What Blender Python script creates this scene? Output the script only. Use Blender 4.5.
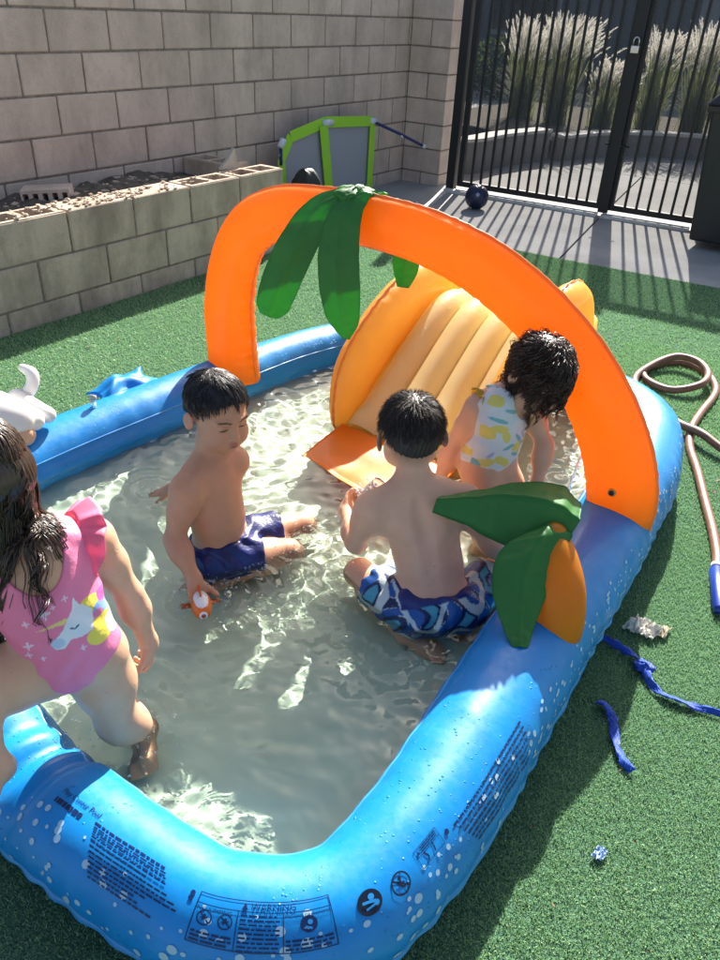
import bpy, bmesh, math, random
import numpy as np
from mathutils import Vector, Matrix, noise as mnoise

for _o in list(bpy.data.objects):
    bpy.data.objects.remove(_o)
scene = bpy.context.scene
COL = scene.collection

# ------------------------------------------------------------------ camera
CAM_F, CAM_P, CAM_R, CAM_Y, CAM_H = 760.273, .561, .052, .576, 1.421
_rt = Vector((math.cos(CAM_Y), math.sin(CAM_Y), 0))
_fw = Vector((-math.sin(CAM_Y) * math.cos(CAM_P), math.cos(CAM_Y) * math.cos(CAM_P), -math.sin(CAM_P)))
_up = _rt.cross(_fw)
_r2 = _rt * math.cos(CAM_R) + _up * math.sin(CAM_R)
_u2 = -_rt * math.sin(CAM_R) + _up * math.cos(CAM_R)
cam_data = bpy.data.cameras.new('camera')
cam_data.sensor_fit = 'HORIZONTAL'
cam_data.sensor_width = 36
cam_data.lens = CAM_F / 720 * 36
cam_data.clip_start = .02
cam_data.clip_end = 300
cam = bpy.data.objects.new('camera', cam_data)
COL.objects.link(cam)
cam.matrix_world = Matrix(((_r2.x, _u2.x, -_fw.x, 0), (_r2.y, _u2.y, -_fw.y, 0), (_r2.z, _u2.z, -_fw.z, CAM_H), (0, 0, 0, 1)))
scene.camera = cam

# ------------------------------------------------------------------ sky and sun
SUN_TO = Vector((-.47, 1.41, 1.0)).normalized()          # direction towards the sun
world = bpy.data.worlds.new('World')
scene.world = world
world.use_nodes = True
_nt = world.node_tree
_nt.nodes.clear()
_sky = _nt.nodes.new('ShaderNodeTexSky')
_sky.sky_type = 'NISHITA'
_sky.sun_disc = False
_sky.sun_elevation = math.asin(SUN_TO.z)
_sky.sun_rotation = math.atan2(SUN_TO.x, SUN_TO.y)
_sky.dust_density = 3.
_sky.ozone_density = .6
_bg = _nt.nodes.new('ShaderNodeBackground')
_bg.inputs['Strength'].default_value = .07
_wo = _nt.nodes.new('ShaderNodeOutputWorld')
_nt.links.new(_sky.outputs[0], _bg.inputs[0])
_nt.links.new(_bg.outputs[0], _wo.inputs[0])
sun_data = bpy.data.lights.new('sun', 'SUN')
sun_data.energy = 5.
sun_data.angle = math.radians(.53)
sun_data.color = (1, .95, .87)
sun = bpy.data.objects.new('sun', sun_data)
COL.objects.link(sun)
sun.location = SUN_TO * 20
sun.rotation_euler = SUN_TO.to_track_quat('Z', 'Y').to_euler()
sun_data.cycles.is_caustics_light = True

vs = scene.view_settings
vs.view_transform = 'Standard'
vs.look = 'None'
vs.gamma = 1
vs.exposure = 1.52
vs.use_curve_mapping = False
scene.render.engine = 'CYCLES'
cy = scene.cycles
cy.use_denoising = True
cy.max_bounces = 12
cy.transmission_bounces = 8
cy.transparent_max_bounces = 16
cy.caustics_refractive = True
cy.caustics_reflective = False
cy.blur_glossy = .5
cy.sample_clamp_indirect = 6
cy.use_adaptive_sampling = True
cy.adaptive_threshold = .01

# ------------------------------------------------------------------ helpers
R = random.Random(7)


def tag(o, label=None, cat=None, group=None, kind=None):
    if label: o['label'] = label
    if cat: o['category'] = cat
    if group: o['group'] = group
    if kind: o['kind'] = kind
    return o


def thing(name, label, cat, loc=(0, 0, 0), rz=0, group=None):
    o = bpy.data.objects.new(name, None)
    COL.objects.link(o)
    o.location = loc
    o.rotation_euler = (0, 0, rz)
    o.empty_display_size = .05
    return tag(o, label, cat, group)


def put(name, mesh, mat=None, parent=None, loc=None, rot=None):
    """link a mesh as one object; parents sit un-scaled, coordinates given in world space"""
    o = bpy.data.objects.new(name, mesh)
    COL.objects.link(o)
    if mat is not None:
        if isinstance(mesh, bpy.types.Mesh) and len(mesh.materials) == 0:
            mesh.materials.append(mat)
    if loc is not None: o.location = loc
    if rot is not None: o.rotation_euler = rot
    if parent is not None:
        o.parent = parent
        if parent_is_placed(parent):
            o.matrix_parent_inverse = placed_matrix(parent).inverted()
    return o


def local_matrix(o):
    return Matrix.LocRotScale(o.location, o.rotation_euler, o.scale)


def placed_matrix(o):
    m = local_matrix(o)
    if o.parent is not None:
        m = placed_matrix(o.parent) @ o.matrix_parent_inverse @ m
    return m


def parent_is_placed(o):
    return placed_matrix(o) != Matrix.Identity(4)


def mesh_from(verts, faces, name='m', smooth=True):
    me = bpy.data.meshes.new(name)
    verts = np.asarray(verts, np.float32).reshape(-1, 3)
    me.from_pydata([tuple(v) for v in verts.tolist()], [], [tuple(f) for f in faces])
    me.update()
    if smooth:
        me.polygons.foreach_set('use_smooth', np.ones(len(me.polygons), bool))
    return me


def mesh_quads(verts, quads, name='m', smooth=True):
    """fast path: numpy vertices and an (n,k) index array"""
    verts = np.ascontiguousarray(verts, np.float32)
    quads = np.ascontiguousarray(quads, np.int32)
    n, k = quads.shape
    me = bpy.data.meshes.new(name)
    me.vertices.add(len(verts))
    me.vertices.foreach_set('co', verts.ravel())
    me.loops.add(n * k)
    me.loops.foreach_set('vertex_index', quads.ravel())
    me.polygons.add(n)
    me.polygons.foreach_set('loop_start', np.arange(0, n * k, k, dtype=np.int32))
    if smooth:
        me.polygons.foreach_set('use_smooth', np.ones(n, bool))
    me.update(calc_edges=True)
    me.validate()
    return me


def grid_faces(nu, nv, cu=False, cv=False):
    f = []
    for i in range(nu if cu else nu - 1):
        for j in range(nv if cv else nv - 1):
            a = i * nv + j
            b = ((i + 1) % nu) * nv + j
            c = ((i + 1) % nu) * nv + (j + 1) % nv
            d = i * nv + (j + 1) % nv
            f.append((a, b, c, d))
    return f


class MB:
    """collects simple shapes into one mesh"""
    def __init__(s):
        s.v, s.f = [], []

    def add(s, v, f):
        o = len(s.v)
        s.v += [tuple(p) for p in v]
        s.f += [tuple(i + o for i in q) for q in f]
        return s

    def box(s, c, d, rz=0, M=None):
        c = Vector(c); hx, hy, hz = d[0] / 2, d[1] / 2, d[2] / 2
        pts = [Vector((x, y, z)) for x in (-hx, hx) for y in (-hy, hy) for z in (-hz, hz)]
        rot = M if M is not None else Matrix.Rotation(rz, 3, 'Z')
        pts = [c + rot @ p for p in pts]
        return s.add(pts, [(0, 1, 3, 2), (4, 6, 7, 5), (0, 4, 5, 1), (2, 3, 7, 6), (0, 2, 6, 4), (1, 5, 7, 3)])

    def tube(s, path, rad, n=8, caps=True, flat=None):
        v, f = tube_arrays(path, rad, n, caps)
        return s.add(v, f)

    def build(s, name, mat, parent=None, smooth=False, bevel=0, seg=2):
        me = mesh_from(s.v, s.f, name, smooth)
        if bevel:
            bm = bmesh.new(); bm.from_mesh(me)
            bmesh.ops.bevel(bm, geom=[e for e in bm.edges], offset=bevel, segments=seg, affect='EDGES', profile=.6)
            bm.to_mesh(me); bm.free()
            if smooth: me.polygons.foreach_set('use_smooth', np.ones(len(me.polygons), bool))
        return put(name, me, mat, parent)


def catmull(pts, n, closed=False):
    """sample a Catmull-Rom spline through pts (any dimension), n samples per span"""
    P = np.asarray(pts, float)
    m = len(P)
    out = []
    spans = m if closed else m - 1
    for i in range(spans):
        if closed:
            p0, p1, p2, p3 = P[(i - 1) % m], P[i], P[(i + 1) % m], P[(i + 2) % m]
        else:
            p1, p2 = P[i], P[i + 1]
            p0 = P[i - 1] if i else 2 * p1 - p2
            p3 = P[i + 2] if i + 2 < m else 2 * p2 - p1
        for k in range(n):
            t = k / n
            out.append(.5 * ((2 * p1) + (-p0 + p2) * t + (2 * p0 - 5 * p1 + 4 * p2 - p3) * t * t + (-p0 + 3 * p1 - 3 * p2 + p3) * t ** 3))
    if not closed: out.append(P[-1])
    return np.array(out)


def frames(path):
    """rotation-minimising frames along an open polyline"""
    P = [Vector(p) for p in path]
    T = []
    for i in range(len(P)):
        a = P[max(i - 1, 0)]; b = P[min(i + 1, len(P) - 1)]
        T.append((b - a).normalized())
    n0 = Vector((0, 0, 1)) if abs(T[0].z) < .9 else Vector((1, 0, 0))
    N = (n0 - T[0] * n0.dot(T[0])).normalized()
    fr = []
    for i, t in enumerate(T):
        N = (N - t * N.dot(t)).normalized()
        fr.append((P[i], t, N, t.cross(N)))
    return fr


def tube_arrays(path, rad, n=8, caps=True):
    fr = frames(path)
    m = len(fr)
    rad = [rad] * m if not hasattr(rad, '__len__') else list(rad)
    v, f = [], []
    for (p, t, N, B), r in zip(fr, rad):
        for k in range(n):
            a = 2 * math.pi * k / n
            v.append(p + (N * math.cos(a) + B * math.sin(a)) * r)
    f = grid_faces(m, n, False, True)
    if caps:
        f.append(tuple(range(n)))
        f.append(tuple(reversed(range((m - 1) * n, m * n))))
    return v, f


def tube_obj(name, path, rad, mat, parent=None, n=10, round_ends=False):
    path = [Vector(p) for p in path]
    rad = [rad] * len(path) if not hasattr(rad, '__len__') else list(rad)
    if round_ends:
        def dome(p, d, r):
            return [(p + d * r * math.sin(a), r * math.cos(a)) for a in (.4, .8, 1.15, 1.42, 1.54)]
        d1 = (path[-1] - path[-2]).normalized(); d0 = (path[0] - path[1]).normalized()
        e1 = dome(path[-1], d1, rad[-1]); e0 = dome(path[0], d0, rad[0])[::-1]
        path = [p for p, _ in e0] + path + [p for p, _ in e1]
        rad = [r for _, r in e0] + rad + [r for _, r in e1]
    v, f = tube_arrays(path, rad, n)
    return put(name, mesh_from(v, f, name), mat, parent)


# ------------------------------------------------------------------ materials
def mat(name, color=(.5, .5, .5), rough=.6, spec=.5, **kw):
    m = bpy.data.materials.new(name)
    m.use_nodes = True
    b = m.node_tree.nodes['Principled BSDF']
    b.inputs['Base Color'].default_value = (*color, 1)
    b.inputs['Roughness'].default_value = rough
    b.inputs['Specular IOR Level'].default_value = spec
    for k, v in kw.items():
        b.inputs[k.replace('_', ' ')].default_value = v
    return m


class N:
    """little node-graph writer"""
    def __init__(s, m):
        s.m = m; s.t = m.node_tree; s.b = s.t.nodes.get('Principled BSDF'); s.out = s.t.nodes['Material Output']

    def n(s, typ, **kw):
        nd = s.t.nodes.new(typ)
        for k, v in kw.items(): setattr(nd, k, v)
        return nd

    def l(s, a, b): s.t.links.new(a, b)

    def coord(s, scale=(1, 1, 1), kind='Object', rot=(0, 0, 0)):
        tc = s.n('ShaderNodeTexCoord'); mp = s.n('ShaderNodeMapping')
        mp.inputs['Scale'].default_value = scale
        mp.inputs['Rotation'].default_value = rot
        s.l(tc.outputs[kind], mp.inputs[0])
        return mp.outputs[0]

    def noise(s, vec, scale, detail=4, rough=.55, dist=0):
        nd = s.n('ShaderNodeTexNoise')
        nd.inputs['Scale'].default_value = scale
        nd.inputs['Detail'].default_value = detail
        nd.inputs['Roughness'].default_value = rough
        nd.inputs['Distortion'].default_value = dist
        if vec is not None: s.l(vec, nd.inputs['Vector'])
        return nd.outputs['Fac']

    def ramp(s, fac, stops, interp='LINEAR'):
        nd = s.n('ShaderNodeValToRGB')
        nd.color_ramp.interpolation = interp
        el = nd.color_ramp.elements
        while len(el) < len(stops): el.new(.5)
        for e, (p, c) in zip(el, stops):
            e.position = p
            e.color = (*c, 1) if len(c) == 3 else c
        s.l(fac, nd.inputs[0])
        return nd.outputs[0]

    def mix(s, fac, a, b, blend='MIX'):
        nd = s.n('ShaderNodeMix', data_type='RGBA', blend_type=blend)
        for sock, val in ((nd.inputs[0], fac), (nd.inputs[6], a), (nd.inputs[7], b)):
            if hasattr(val, 'is_linked') or hasattr(val, 'links'): s.l(val, sock)
            elif isinstance(val, (int, float)): sock.default_value = val
            else: sock.default_value = (*val, 1)
        return nd.outputs[2]

    def math(s, op, a, b=None, clamp=False):
        nd = s.n('ShaderNodeMath', operation=op, use_clamp=clamp)
        for sock, val in ((nd.inputs[0], a), (nd.inputs[1], b)):
            if val is None: continue
            if isinstance(val, (int, float)): sock.default_value = val
            else: s.l(val, sock)
        return nd.outputs[0]

    def bump(s, h, strength=.3, dist=.01, normal=None):
        nd = s.n('ShaderNodeBump')
        nd.inputs['Strength'].default_value = strength
        nd.inputs['Distance'].default_value = dist
        s.l(h, nd.inputs['Height'])
        if normal is not None: s.l(normal, nd.inputs['Normal'])
        return nd.outputs[0]

    def base(s, c): s.l(c, s.b.inputs['Base Color'])
    def rough(s, c): s.l(c, s.b.inputs['Roughness'])
    def normal(s, c): s.l(c, s.b.inputs['Normal'])


def translucent(m, color, amount):
    """back-lit thin vinyl: part of the light comes through the sheet"""
    g = N(m)
    tr = g.n('ShaderNodeBsdfTranslucent')
    tr.inputs[0].default_value = (*color, 1)
    mx = g.n('ShaderNodeMixShader')
    mx.inputs[0].default_value = amount
    g.l(g.b.outputs[0], mx.inputs[1]); g.l(tr.outputs[0], mx.inputs[2])
    g.l(mx.outputs[0], g.out.inputs[0])
    return m
# ------------------------------------------------------------------ materials of the yard
def m_block(name, c1, c2, stain=(.10, .095, .085), dirt=.35):
    m = mat(name, c1, .9, .2)
    g = N(m)
    v = g.coord()
    inf = g.n('ShaderNodeObjectInfo')
    ofs = g.n('ShaderNodeVectorMath', operation='ADD')
    cmb = g.n('ShaderNodeCombineXYZ')
    r100 = g.math('MULTIPLY', inf.outputs['Random'], 37.)
    for k in range(3): g.l(r100, cmb.inputs[k])
    g.l(v, ofs.inputs[0]); g.l(cmb.outputs[0], ofs.inputs[1])
    w = ofs.outputs[0]
    base = g.mix(inf.outputs['Random'], c1, c2)
    big = g.noise(w, 5, 5, .6)
    fine = g.noise(w, 130, 3, .7)
    mid = g.noise(w, 26, 4, .6)
    c = g.mix(g.ramp(big, [(.42, (0, 0, 0)), (.75, (dirt,) * 3)]), base, stain)
    c = g.mix(g.ramp(fine, [(.35, (.0,) * 3), (.7, (.28,) * 3)]), c, tuple(x * 1.35 for x in c1))
    c = g.mix(g.ramp(mid, [(.3, (.25,) * 3), (.5, (0,) * 3)]), c, tuple(x * .6 for x in c1))
    geo = g.n('ShaderNodeNewGeometry'); mp = g.n('ShaderNodeMapping'); mp.inputs['Scale'].default_value = (2.2, 2.2, .8); g.l(geo.outputs['Position'], mp.inputs[0])
    big2 = g.noise(mp.outputs[0], 1.6, 6, .65)
    c = g.mix(g.ramp(big2, [(.46, (0, 0, 0)), (.72, (dirt * 1.2,) * 3)]), c, stain)
    g.base(c)
    h = g.mix(.5, fine, mid)
    g.normal(g.bump(h, .45, .004))
    return m


M_WALL = m_block('grey_wall_block', (.62, .50, .42), (.54, .435, .365), (.30, .24, .2), .5)
M_PLANTER = m_block('tan_planter_block', (.57, .455, .355), (.49, .39, .30), (.21, .16, .12), .65)
M_MORTAR = mat('mortar', (.12, .11, .1), .95, .1)
_g = N(M_MORTAR); _g.base(_g.ramp(_g.noise(_g.coord(), 40, 4), [(.3, (.17, .14, .12)), (.7, (.30, .25, .21))]))
_g.normal(_g.bump(_g.noise(_g.coord(), 200, 3), .5, .003))

M_CONC = mat('concrete', (.36, .35, .335), .85, .25)
_g = N(M_CONC); _v = _g.coord()
_c = _g.ramp(_g.noise(_v, 1.6, 6, .65), [(.3, (.27, .265, .255)), (.5, (.36, .35, .335)), (.75, (.43, .42, .40))])
_c = _g.mix(_g.ramp(_g.noise(_v, 90, 3, .7), [(.4, (0, 0, 0)), (.75, (.35,) * 3)]), _c, (.22, .215, .205))
_g.base(_c); _g.normal(_g.bump(_g.noise(_v, 160, 3), .3, .003))

M_SOIL = mat('soil', (.12, .10, .08), .95, .1)
_g = N(M_SOIL); _v = _g.coord()
_g.base(_g.ramp(_g.noise(_v, 14, 6, .7), [(.3, (.07, .06, .05)), (.7, (.20, .175, .145))]))
_g.normal(_g.bump(_g.noise(_v, 60, 4, .7), .8, .012))

M_TURF = mat('turf_backing', (.03, .10, .04), .9, .1)
_g = N(M_TURF); _v = _g.coord()
_c = _g.ramp(_g.noise(_v, 260, 2, .6), [(.3, (.03, .07, .04)), (.55, (.09, .19, .11)), (.8, (.18, .32, .2))])
_g.base(_c)
_g.normal(_g.bump(_g.noise(_v, 260, 2), .9, .01))

M_IRON = mat('black_iron', (.016, .017, .019), .5, .4)
M_WHITE = mat('white_painted_metal', (.72, .70, .64), .55)
_g = N(M_WHITE); _g.base(_g.ramp(_g.noise(_g.coord(), 12, 5, .7), [(.35, (.5, .47, .41)), (.6, (.74, .72, .66))]))

# ------------------------------------------------------------------ ground
ground = MB().add([(-60, -40, -.02), (60, -40, -.02), (60, 120, -.02), (-60, 120, -.02)], [(0, 1, 2, 3)]).build('ground', M_CONC)
tag(ground, kind='structure')


def slab(name, poly, z0, z1, m, parent=None, kind='structure'):
    n = len(poly)
    v = [(x, y, z1) for x, y in poly] + [(x, y, z0) for x, y in poly]
    f = [tuple(range(n))] + [(i, i + n, (i + 1) % n + n, (i + 1) % n) for i in range(n)]
    f = [f[0]] + [tuple(reversed(q)) for q in f[1:]]
    me = mesh_from(v, f, name, False)
    bm = bmesh.new(); bm.from_mesh(me); bmesh.ops.recalc_face_normals(bm, faces=bm.faces); bm.to_mesh(me); bm.free()
    o = put(name, me, m, parent)
    if kind and parent is None: tag(o, kind=kind)
    return o


pad = slab('concrete_pad', [(-3.99, 4.05), (-3.20, 4.05), (-3.17, 5.03), (-1.775, 5.06), (-2.02, 6.64), (-2.3, 8.6), (-5.5, 8.6), (-5.5, 6.8), (-3.99, 6.8)], -.015, .004, M_CONC)
slab('slab', [(-1.76, 5.06), (3, 5.5), (3, 8.6), (-2.285, 8.6), (-2.005, 6.64)], -.015, .004, M_CONC, pad)
slab('slab', [(-5.5, 8.615), (3, 8.615), (3, 14), (-9, 14), (-9, 8.615)], -.015, .004, M_CONC, pad)

TURF_POLY = np.array([(-3.30, -1.5), (2.6, -1.5), (2.6, 5.44), (-1.76, 5.05), (-3.165, 5.02), (-3.19, 4.04), (-3.30, 4.04)])
turf = slab('artificial_turf', [tuple(p) for p in TURF_POLY], -.012, .006, M_TURF)

# turf blades: short plastic fibres, denser and finer near the camera
M_BLADE = mat('turf_fibre', (.05, .19, .06), .45, .35)
_g = N(M_BLADE)
_at = _g.n('ShaderNodeAttribute', attribute_name='tone')
_c = _g.ramp(_at.outputs['Fac'], [(0, (.11, .18, .07)), (.45, (.32, .49, .22)), (.8, (.47, .63, .33)), (1, (.64, .73, .48))])
_big = _g.noise(_g.coord(), 1.3, 3)
_c = _g.mix(_g.ramp(_big, [(.35, (0, 0, 0)), (.75, (.4,) * 3)]), _c, (.36, .48, .24))
_g.base(_c)
translucent(M_BLADE, (.26, .5, .26), .25)


def blades():
    rs = np.random.RandomState(5)
    zones = [((-.45, .5), (.3, 2.3), 105000, .00095, .0105), ((-.9, 1.2), (2.3, 3.9), 44000, .0015, .0115), ((-1.9, 1.2), (3.0, 5.3), 17000, .0026, .014),
             ((-3.3, -1.9), (.8, 3.0), 26000, .0022, .013), ((-3.3, -1.4), (3.0, 5.1), 17000, .0026, .014), ((-1.2, .6), (-.1, .45), 60000, .0011, .011)]
    P, W, Hh = [], [], []
    poolp = RC[:, :2]
    for (x0, x1), (y0, y1), dens, w, h in zones:
        n = int((x1 - x0) * (y1 - y0) * dens)
        p = np.stack([rs.uniform(x0, x1, n), rs.uniform(y0, y1, n)], 1)
        ok = inside_poly(p[:, 0], p[:, 1], TURF_POLY) & ~inside_poly(p[:, 0], p[:, 1], poolp)
        p = p[ok]
        P.append(p); W.append(np.full(len(p), w)); Hh.append(np.full(len(p), h))
    P = np.concatenate(P); W = np.concatenate(W); Hh = np.concatenate(Hh)
    n = len(P)
    a = rs.uniform(0, 2 * np.pi, n); lean = rs.uniform(.1, 1.05, n); la = rs.uniform(0, 2 * np.pi, n)
    la = np.where(rs.rand(n) < .45, rs.normal(-1.9, .6, n), la)
    hh = Hh * rs.uniform(.6, 1.25, n)
    base = np.stack([P[:, 0], P[:, 1], np.full(n, .005)], 1)
    side = np.stack([np.cos(a), np.sin(a), np.zeros(n)], 1) * (W * rs.uniform(.7, 1.3, n))[:, None]
    tip = base + np.stack([np.cos(la) * np.sin(lean), np.sin(la) * np.sin(lean), np.cos(lean)], 1) * hh[:, None]
    V = np.stack([base - side, base + side, tip], 1).reshape(-1, 3)
    me = mesh_quads(V, np.arange(n * 3).reshape(-1, 3), 'grass', False)
    tone = np.clip(rs.normal(.45, .22, n), 0, 1)
    at = me.attributes.new('tone', 'FLOAT', 'POINT')
    at.data.foreach_set('value', np.repeat(tone, 3).astype(np.float32))
    return me


# ------------------------------------------------------------------ block walls
BL, BC, BT = .4064, .2032, .19
JT = .011


def block_mesh(l, h, t, bev=.006, hollow=False, chip=0, seed=0):
    bm = bmesh.new()
    bmesh.ops.create_cube(bm, size=1)
    for v in bm.verts: v.co = Vector((v.co.x * t, v.co.y * l, v.co.z * h))
    bmesh.ops.bevel(bm, geom=list(bm.edges), offset=bev, segments=1, affect='EDGES')
    if hollow:
        top = [f for f in bm.faces if f.normal.z > .99][0]
        # replace the top by a rim with two cores
        z = h / 2
        outer = [v for v in top.verts]
        bm.faces.remove(top)
        xi = t / 2 - bev; yi = l / 2 - bev; w = .031; depth = .15
        ys = [-yi + w, -.016, .016, yi - w]
        xs = [-xi + w * .8, xi - w * .8]
        gx = [-xi, xs[0], xs[1], xi]; gy = [-yi, ys[0], ys[1], ys[2], ys[3], yi]
        vv = {}
        for i, x in enumerate(gx):
            for j, y in enumerate(gy): vv[i, j] = bm.verts.new((x, y, z))
        for i in range(3):
            for j in range(5):
                if i == 1 and j in (1, 3):
                    lo = [bm.verts.new((gx[a] * .97, gy[b], z - depth)) for a, b in ((i, j), (i + 1, j), (i + 1, j + 1), (i, j + 1))]
                    hi = [vv[i, j], vv[i + 1, j], vv[i + 1, j + 1], vv[i, j + 1]]
                    for k in range(4): bm.faces.new((hi[k], lo[k], lo[(k + 1) % 4], hi[(k + 1) % 4]))
                    bm.faces.new(lo)
                else:
                    bm.faces.new((vv[i, j], vv[i + 1, j], vv[i + 1, j + 1], vv[i, j + 1]))
    rs = random.Random(seed)
    for v in bm.verts: v.co += Vector((rs.uniform(-1, 1), rs.uniform(-1, 1), rs.uniform(-1, 1))) * .0012
    bmesh.ops.remove_doubles(bm, verts=bm.verts, dist=.0005)
    me = bpy.data.meshes.new('block'); bm.to_mesh(me); bm.free()
    return me


def wall_run(parent, meshes, halfs, m, x, y0, z0, ny, nz, axis='y', phase=0, face=-1):
    """blocks laid in running bond; (x,y0,z0) lower start corner of the visible face"""
    for r in range(nz):
        sh = ((r + phase) % 2) * BL / 2
        k0 = 0
        y = y0 - sh
        while y < y0 + ny * BL - .001:
            l = BL; ms = meshes
            ya = y
            if y < y0 - .001: ms = halfs; ya = y0; l = BL / 2
            elif y + BL > y0 + ny * BL + .001: ms = halfs; l = BL / 2
            c = ya + l / 2
            me = ms[R.randrange(len(ms))]
            jit = R.uniform(-.0025, .0025)
            loc = (x + jit, c, z0 + (r + .5) * BC) if axis == 'y' else (c, x + jit, z0 + (r + .5) * BC)
            o = put('block', me, m, parent, loc, (0, R.choice((0, 0)), (0 if axis == 'y' else math.pi / 2) + R.choice((0, math.pi))))
            o.rotation_euler.x = R.uniform(-.002, .002)
            y = y + BL


_full = [block_mesh(BL - JT, BC - JT, BT, .005, seed=i) for i in range(4)]
_half = [block_mesh(BL / 2 - JT, BC - JT, BT, .005, seed=i + 9) for i in range(2)]
for _m in _full + _half: _m.materials.append(M_WALL)

XW, YW0, ZW = -3.974, 2.679, 1.12
wz0 = ZW - 6 * BC                                             # a course line falls on z = 1.12
wall = thing('block_wall', 'long grey concrete block wall behind the raised planter bed', 'wall', (XW, 3, 0))
wall_run(wall, _full, _half, M_WALL, XW - BT / 2, YW0 - 5 * BL, wz0, 15, 8, 'y', 1)
_ye = YW0 + 10 * BL
MB().box((XW - BT / 2 - .002, (YW0 - 5 * BL + _ye) / 2, wz0 + 8 * BC / 2), (BT - .008, 15 * BL - .01, 8 * BC - .01)).build('mortar', M_MORTAR, wall)
YR = _ye - .19
rwall = thing('block_wall', 'short grey block wall return between the long wall and the gate post', 'wall', (-3.7, YR, 0))
_full2 = [m.copy() for m in _full]
wall_run(rwall, _full, _half, M_WALL, YR + BT / 2, XW + .004, wz0 - .0, 1, 8, 'x', 1)
MB().box((XW + .2, YR + BT / 2 + .002, wz0 + 8 * BC / 2), (BL - .012, BT - .016, 8 * BC - .01)).build('mortar', M_MORTAR, rwall)
# far side of the same property line beyond the gate post

XP, YP0, ZPT = -3.264, 1.923, .516
planter = thing('raised_planter', 'low raised planter bed of tan hollow concrete blocks on the turf', 'planter', (XP, 2.6, 0))
_pf = [block_mesh(BL - JT, BC - JT * .8, BT, .006, seed=i + 20) for i in range(4)]
_ph = [block_mesh(BL / 2 - JT, BC - JT * .8, BT, .006, seed=i + 29) for i in range(2)]
_pt = [block_mesh(BL - JT, BC - JT * .8, BT, .006, i != 1, seed=i + 40) for i in range(3)]
_pth = [block_mesh(BL / 2 - JT, BC - JT * .8, BT, .006, False, seed=i + 50) for i in range(2)]
for _m in _pf + _ph + _pt + _pth: _m.materials.append(M_PLANTER)
pz0 = ZPT - 3 * BC
wall_run(planter, _pf, _ph, M_PLANTER, XP - BT / 2, YP0 - 3 * BL, pz0, 8, 2, 'y', 0)
wall_run(planter, _pt, _pth, M_PLANTER, XP - BT / 2, YP0 - 3 * BL, pz0 + 2 * BC, 8, 1, 'y', 1 if False else 0)
wall_run(planter, _pt, _pth, M_PLANTER, YP0 + 5 * BL - BT / 2, XW + .01, pz0 + 2 * BC, 1, 1, 'x', 0)
wall_run(planter, _pf, _ph, M_PLANTER, YP0 + 5 * BL - BT / 2, XW + .01, pz0, 1, 2, 'x', 0)
_mb = MB()
_mb.box((XP - BT / 2, YP0 + BL, pz0 + BC * 1.45), (BT - .016, 8 * BL - .012, BC * 2.5))
_mb.build('mortar', M_MORTAR, planter)
# soil with uneven surface
_xs = np.linspace(XW + .002, XP - BT + .01, 20); _ys = np.linspace(.6, YP0 + 5 * BL - BT + .01, 90)
_sv = [(x, y, .44 + .05 * mnoise.noise((x * 2, y * 2, 0)) + .03 * mnoise.noise((x * 9, y * 9, 3)) + .012 * mnoise.noise((x * 30, y * 30, 1)) - .05 * max(0, (x + 3.65) * 2)) for x in _xs for y in _ys]
soil = put('soil', mesh_from(_sv, grid_faces(20, 90), 'soil'), M_SOIL, planter)


def rubble_mesh(r, seed, flat=.6):
    bm = bmesh.new(); bmesh.ops.create_icosphere(bm, subdivisions=1, radius=r)
    rs = random.Random(seed)
    for v in bm.verts: v.co = Vector((v.co.x * rs.uniform(.6, 1.3), v.co.y * rs.uniform(.6, 1.3), v.co.z * flat * rs.uniform(.5, 1.2)))
    me = bpy.data.meshes.new('rubble'); bm.to_mesh(me); bm.free(); me.materials.append(M_PLANTER)
    return me


_rub = [rubble_mesh(.011, i) for i in range(5)]
_acc_v, _acc_f = [], []
for i in range(170):
    y = R.gauss(2.62, .26) if i < 110 else R.uniform(1.9, 3.9)
    x = XP - R.uniform(.01, BT - .01)
    s = R.uniform(.35, 1.5) if i < 120 else R.uniform(.3, .9)
    me = _rub[i % 5]
    o = len(_acc_v); a = R.uniform(0, 6.3)
    for v in me.vertices:
        _acc_v.append((x + s * (v.co.x * math.cos(a) - v.co.y * math.sin(a)), y + s * (v.co.x * math.sin(a) + v.co.y * math.cos(a)), ZPT - .004 + s * .005 + s * v.co.z))
    _acc_f += [tuple(k + o for k in p.vertices) for p in me.polygons]
for i in range(260):
    y = R.uniform(1.0, 3.7); x = R.uniform(XW + .05, XP - BT - .02); s = R.choice((.4, .6, .8, 1.2, 2.2))
    me = _rub[i % 5]; o = len(_acc_v)
    zz = .44 + .05 * mnoise.noise((x * 2, y * 2, 0)) + .03 * mnoise.noise((x * 9, y * 9, 3)) - .05 * max(0, (x + 3.65) * 2)
    for v in me.vertices: _acc_v.append((x + s * v.co.x, y + s * v.co.y, zz + s * v.co.z))
    _acc_f += [tuple(k + o for k in p.vertices) for p in me.polygons]
_deb = put('rubble', mesh_from(_acc_v, _acc_f, 'rubble', False), M_PLANTER)
tag(_deb, 'crumbled mortar and stone chips scattered over the planter', 'rubble', kind='stuff')

# broken shard standing on the planter corner
_sh = MB()
_tri = [(-3.47, 3.60, .515), (-3.44, 3.735, .515), (-3.455, 3.715, .63), (-3.462, 3.66, .565)]
_sh.v = [Vector(p) for p in _tri] + [Vector(p) + Vector((-.028, .012, .004)) for p in _tri]
_sh.f = [(0, 1, 2, 3), (7, 6, 5, 4), (0, 4, 5, 1), (1, 5, 6, 2), (2, 6, 7, 3), (3, 7, 4, 0)]
tag(_sh.build('stone_shard', M_WHITE and m_block('pale_shard', (.55, .5, .42), (.5, .46, .38))), 'pale pointed stone shard standing on the planter wall near its far end', 'stone')
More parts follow.
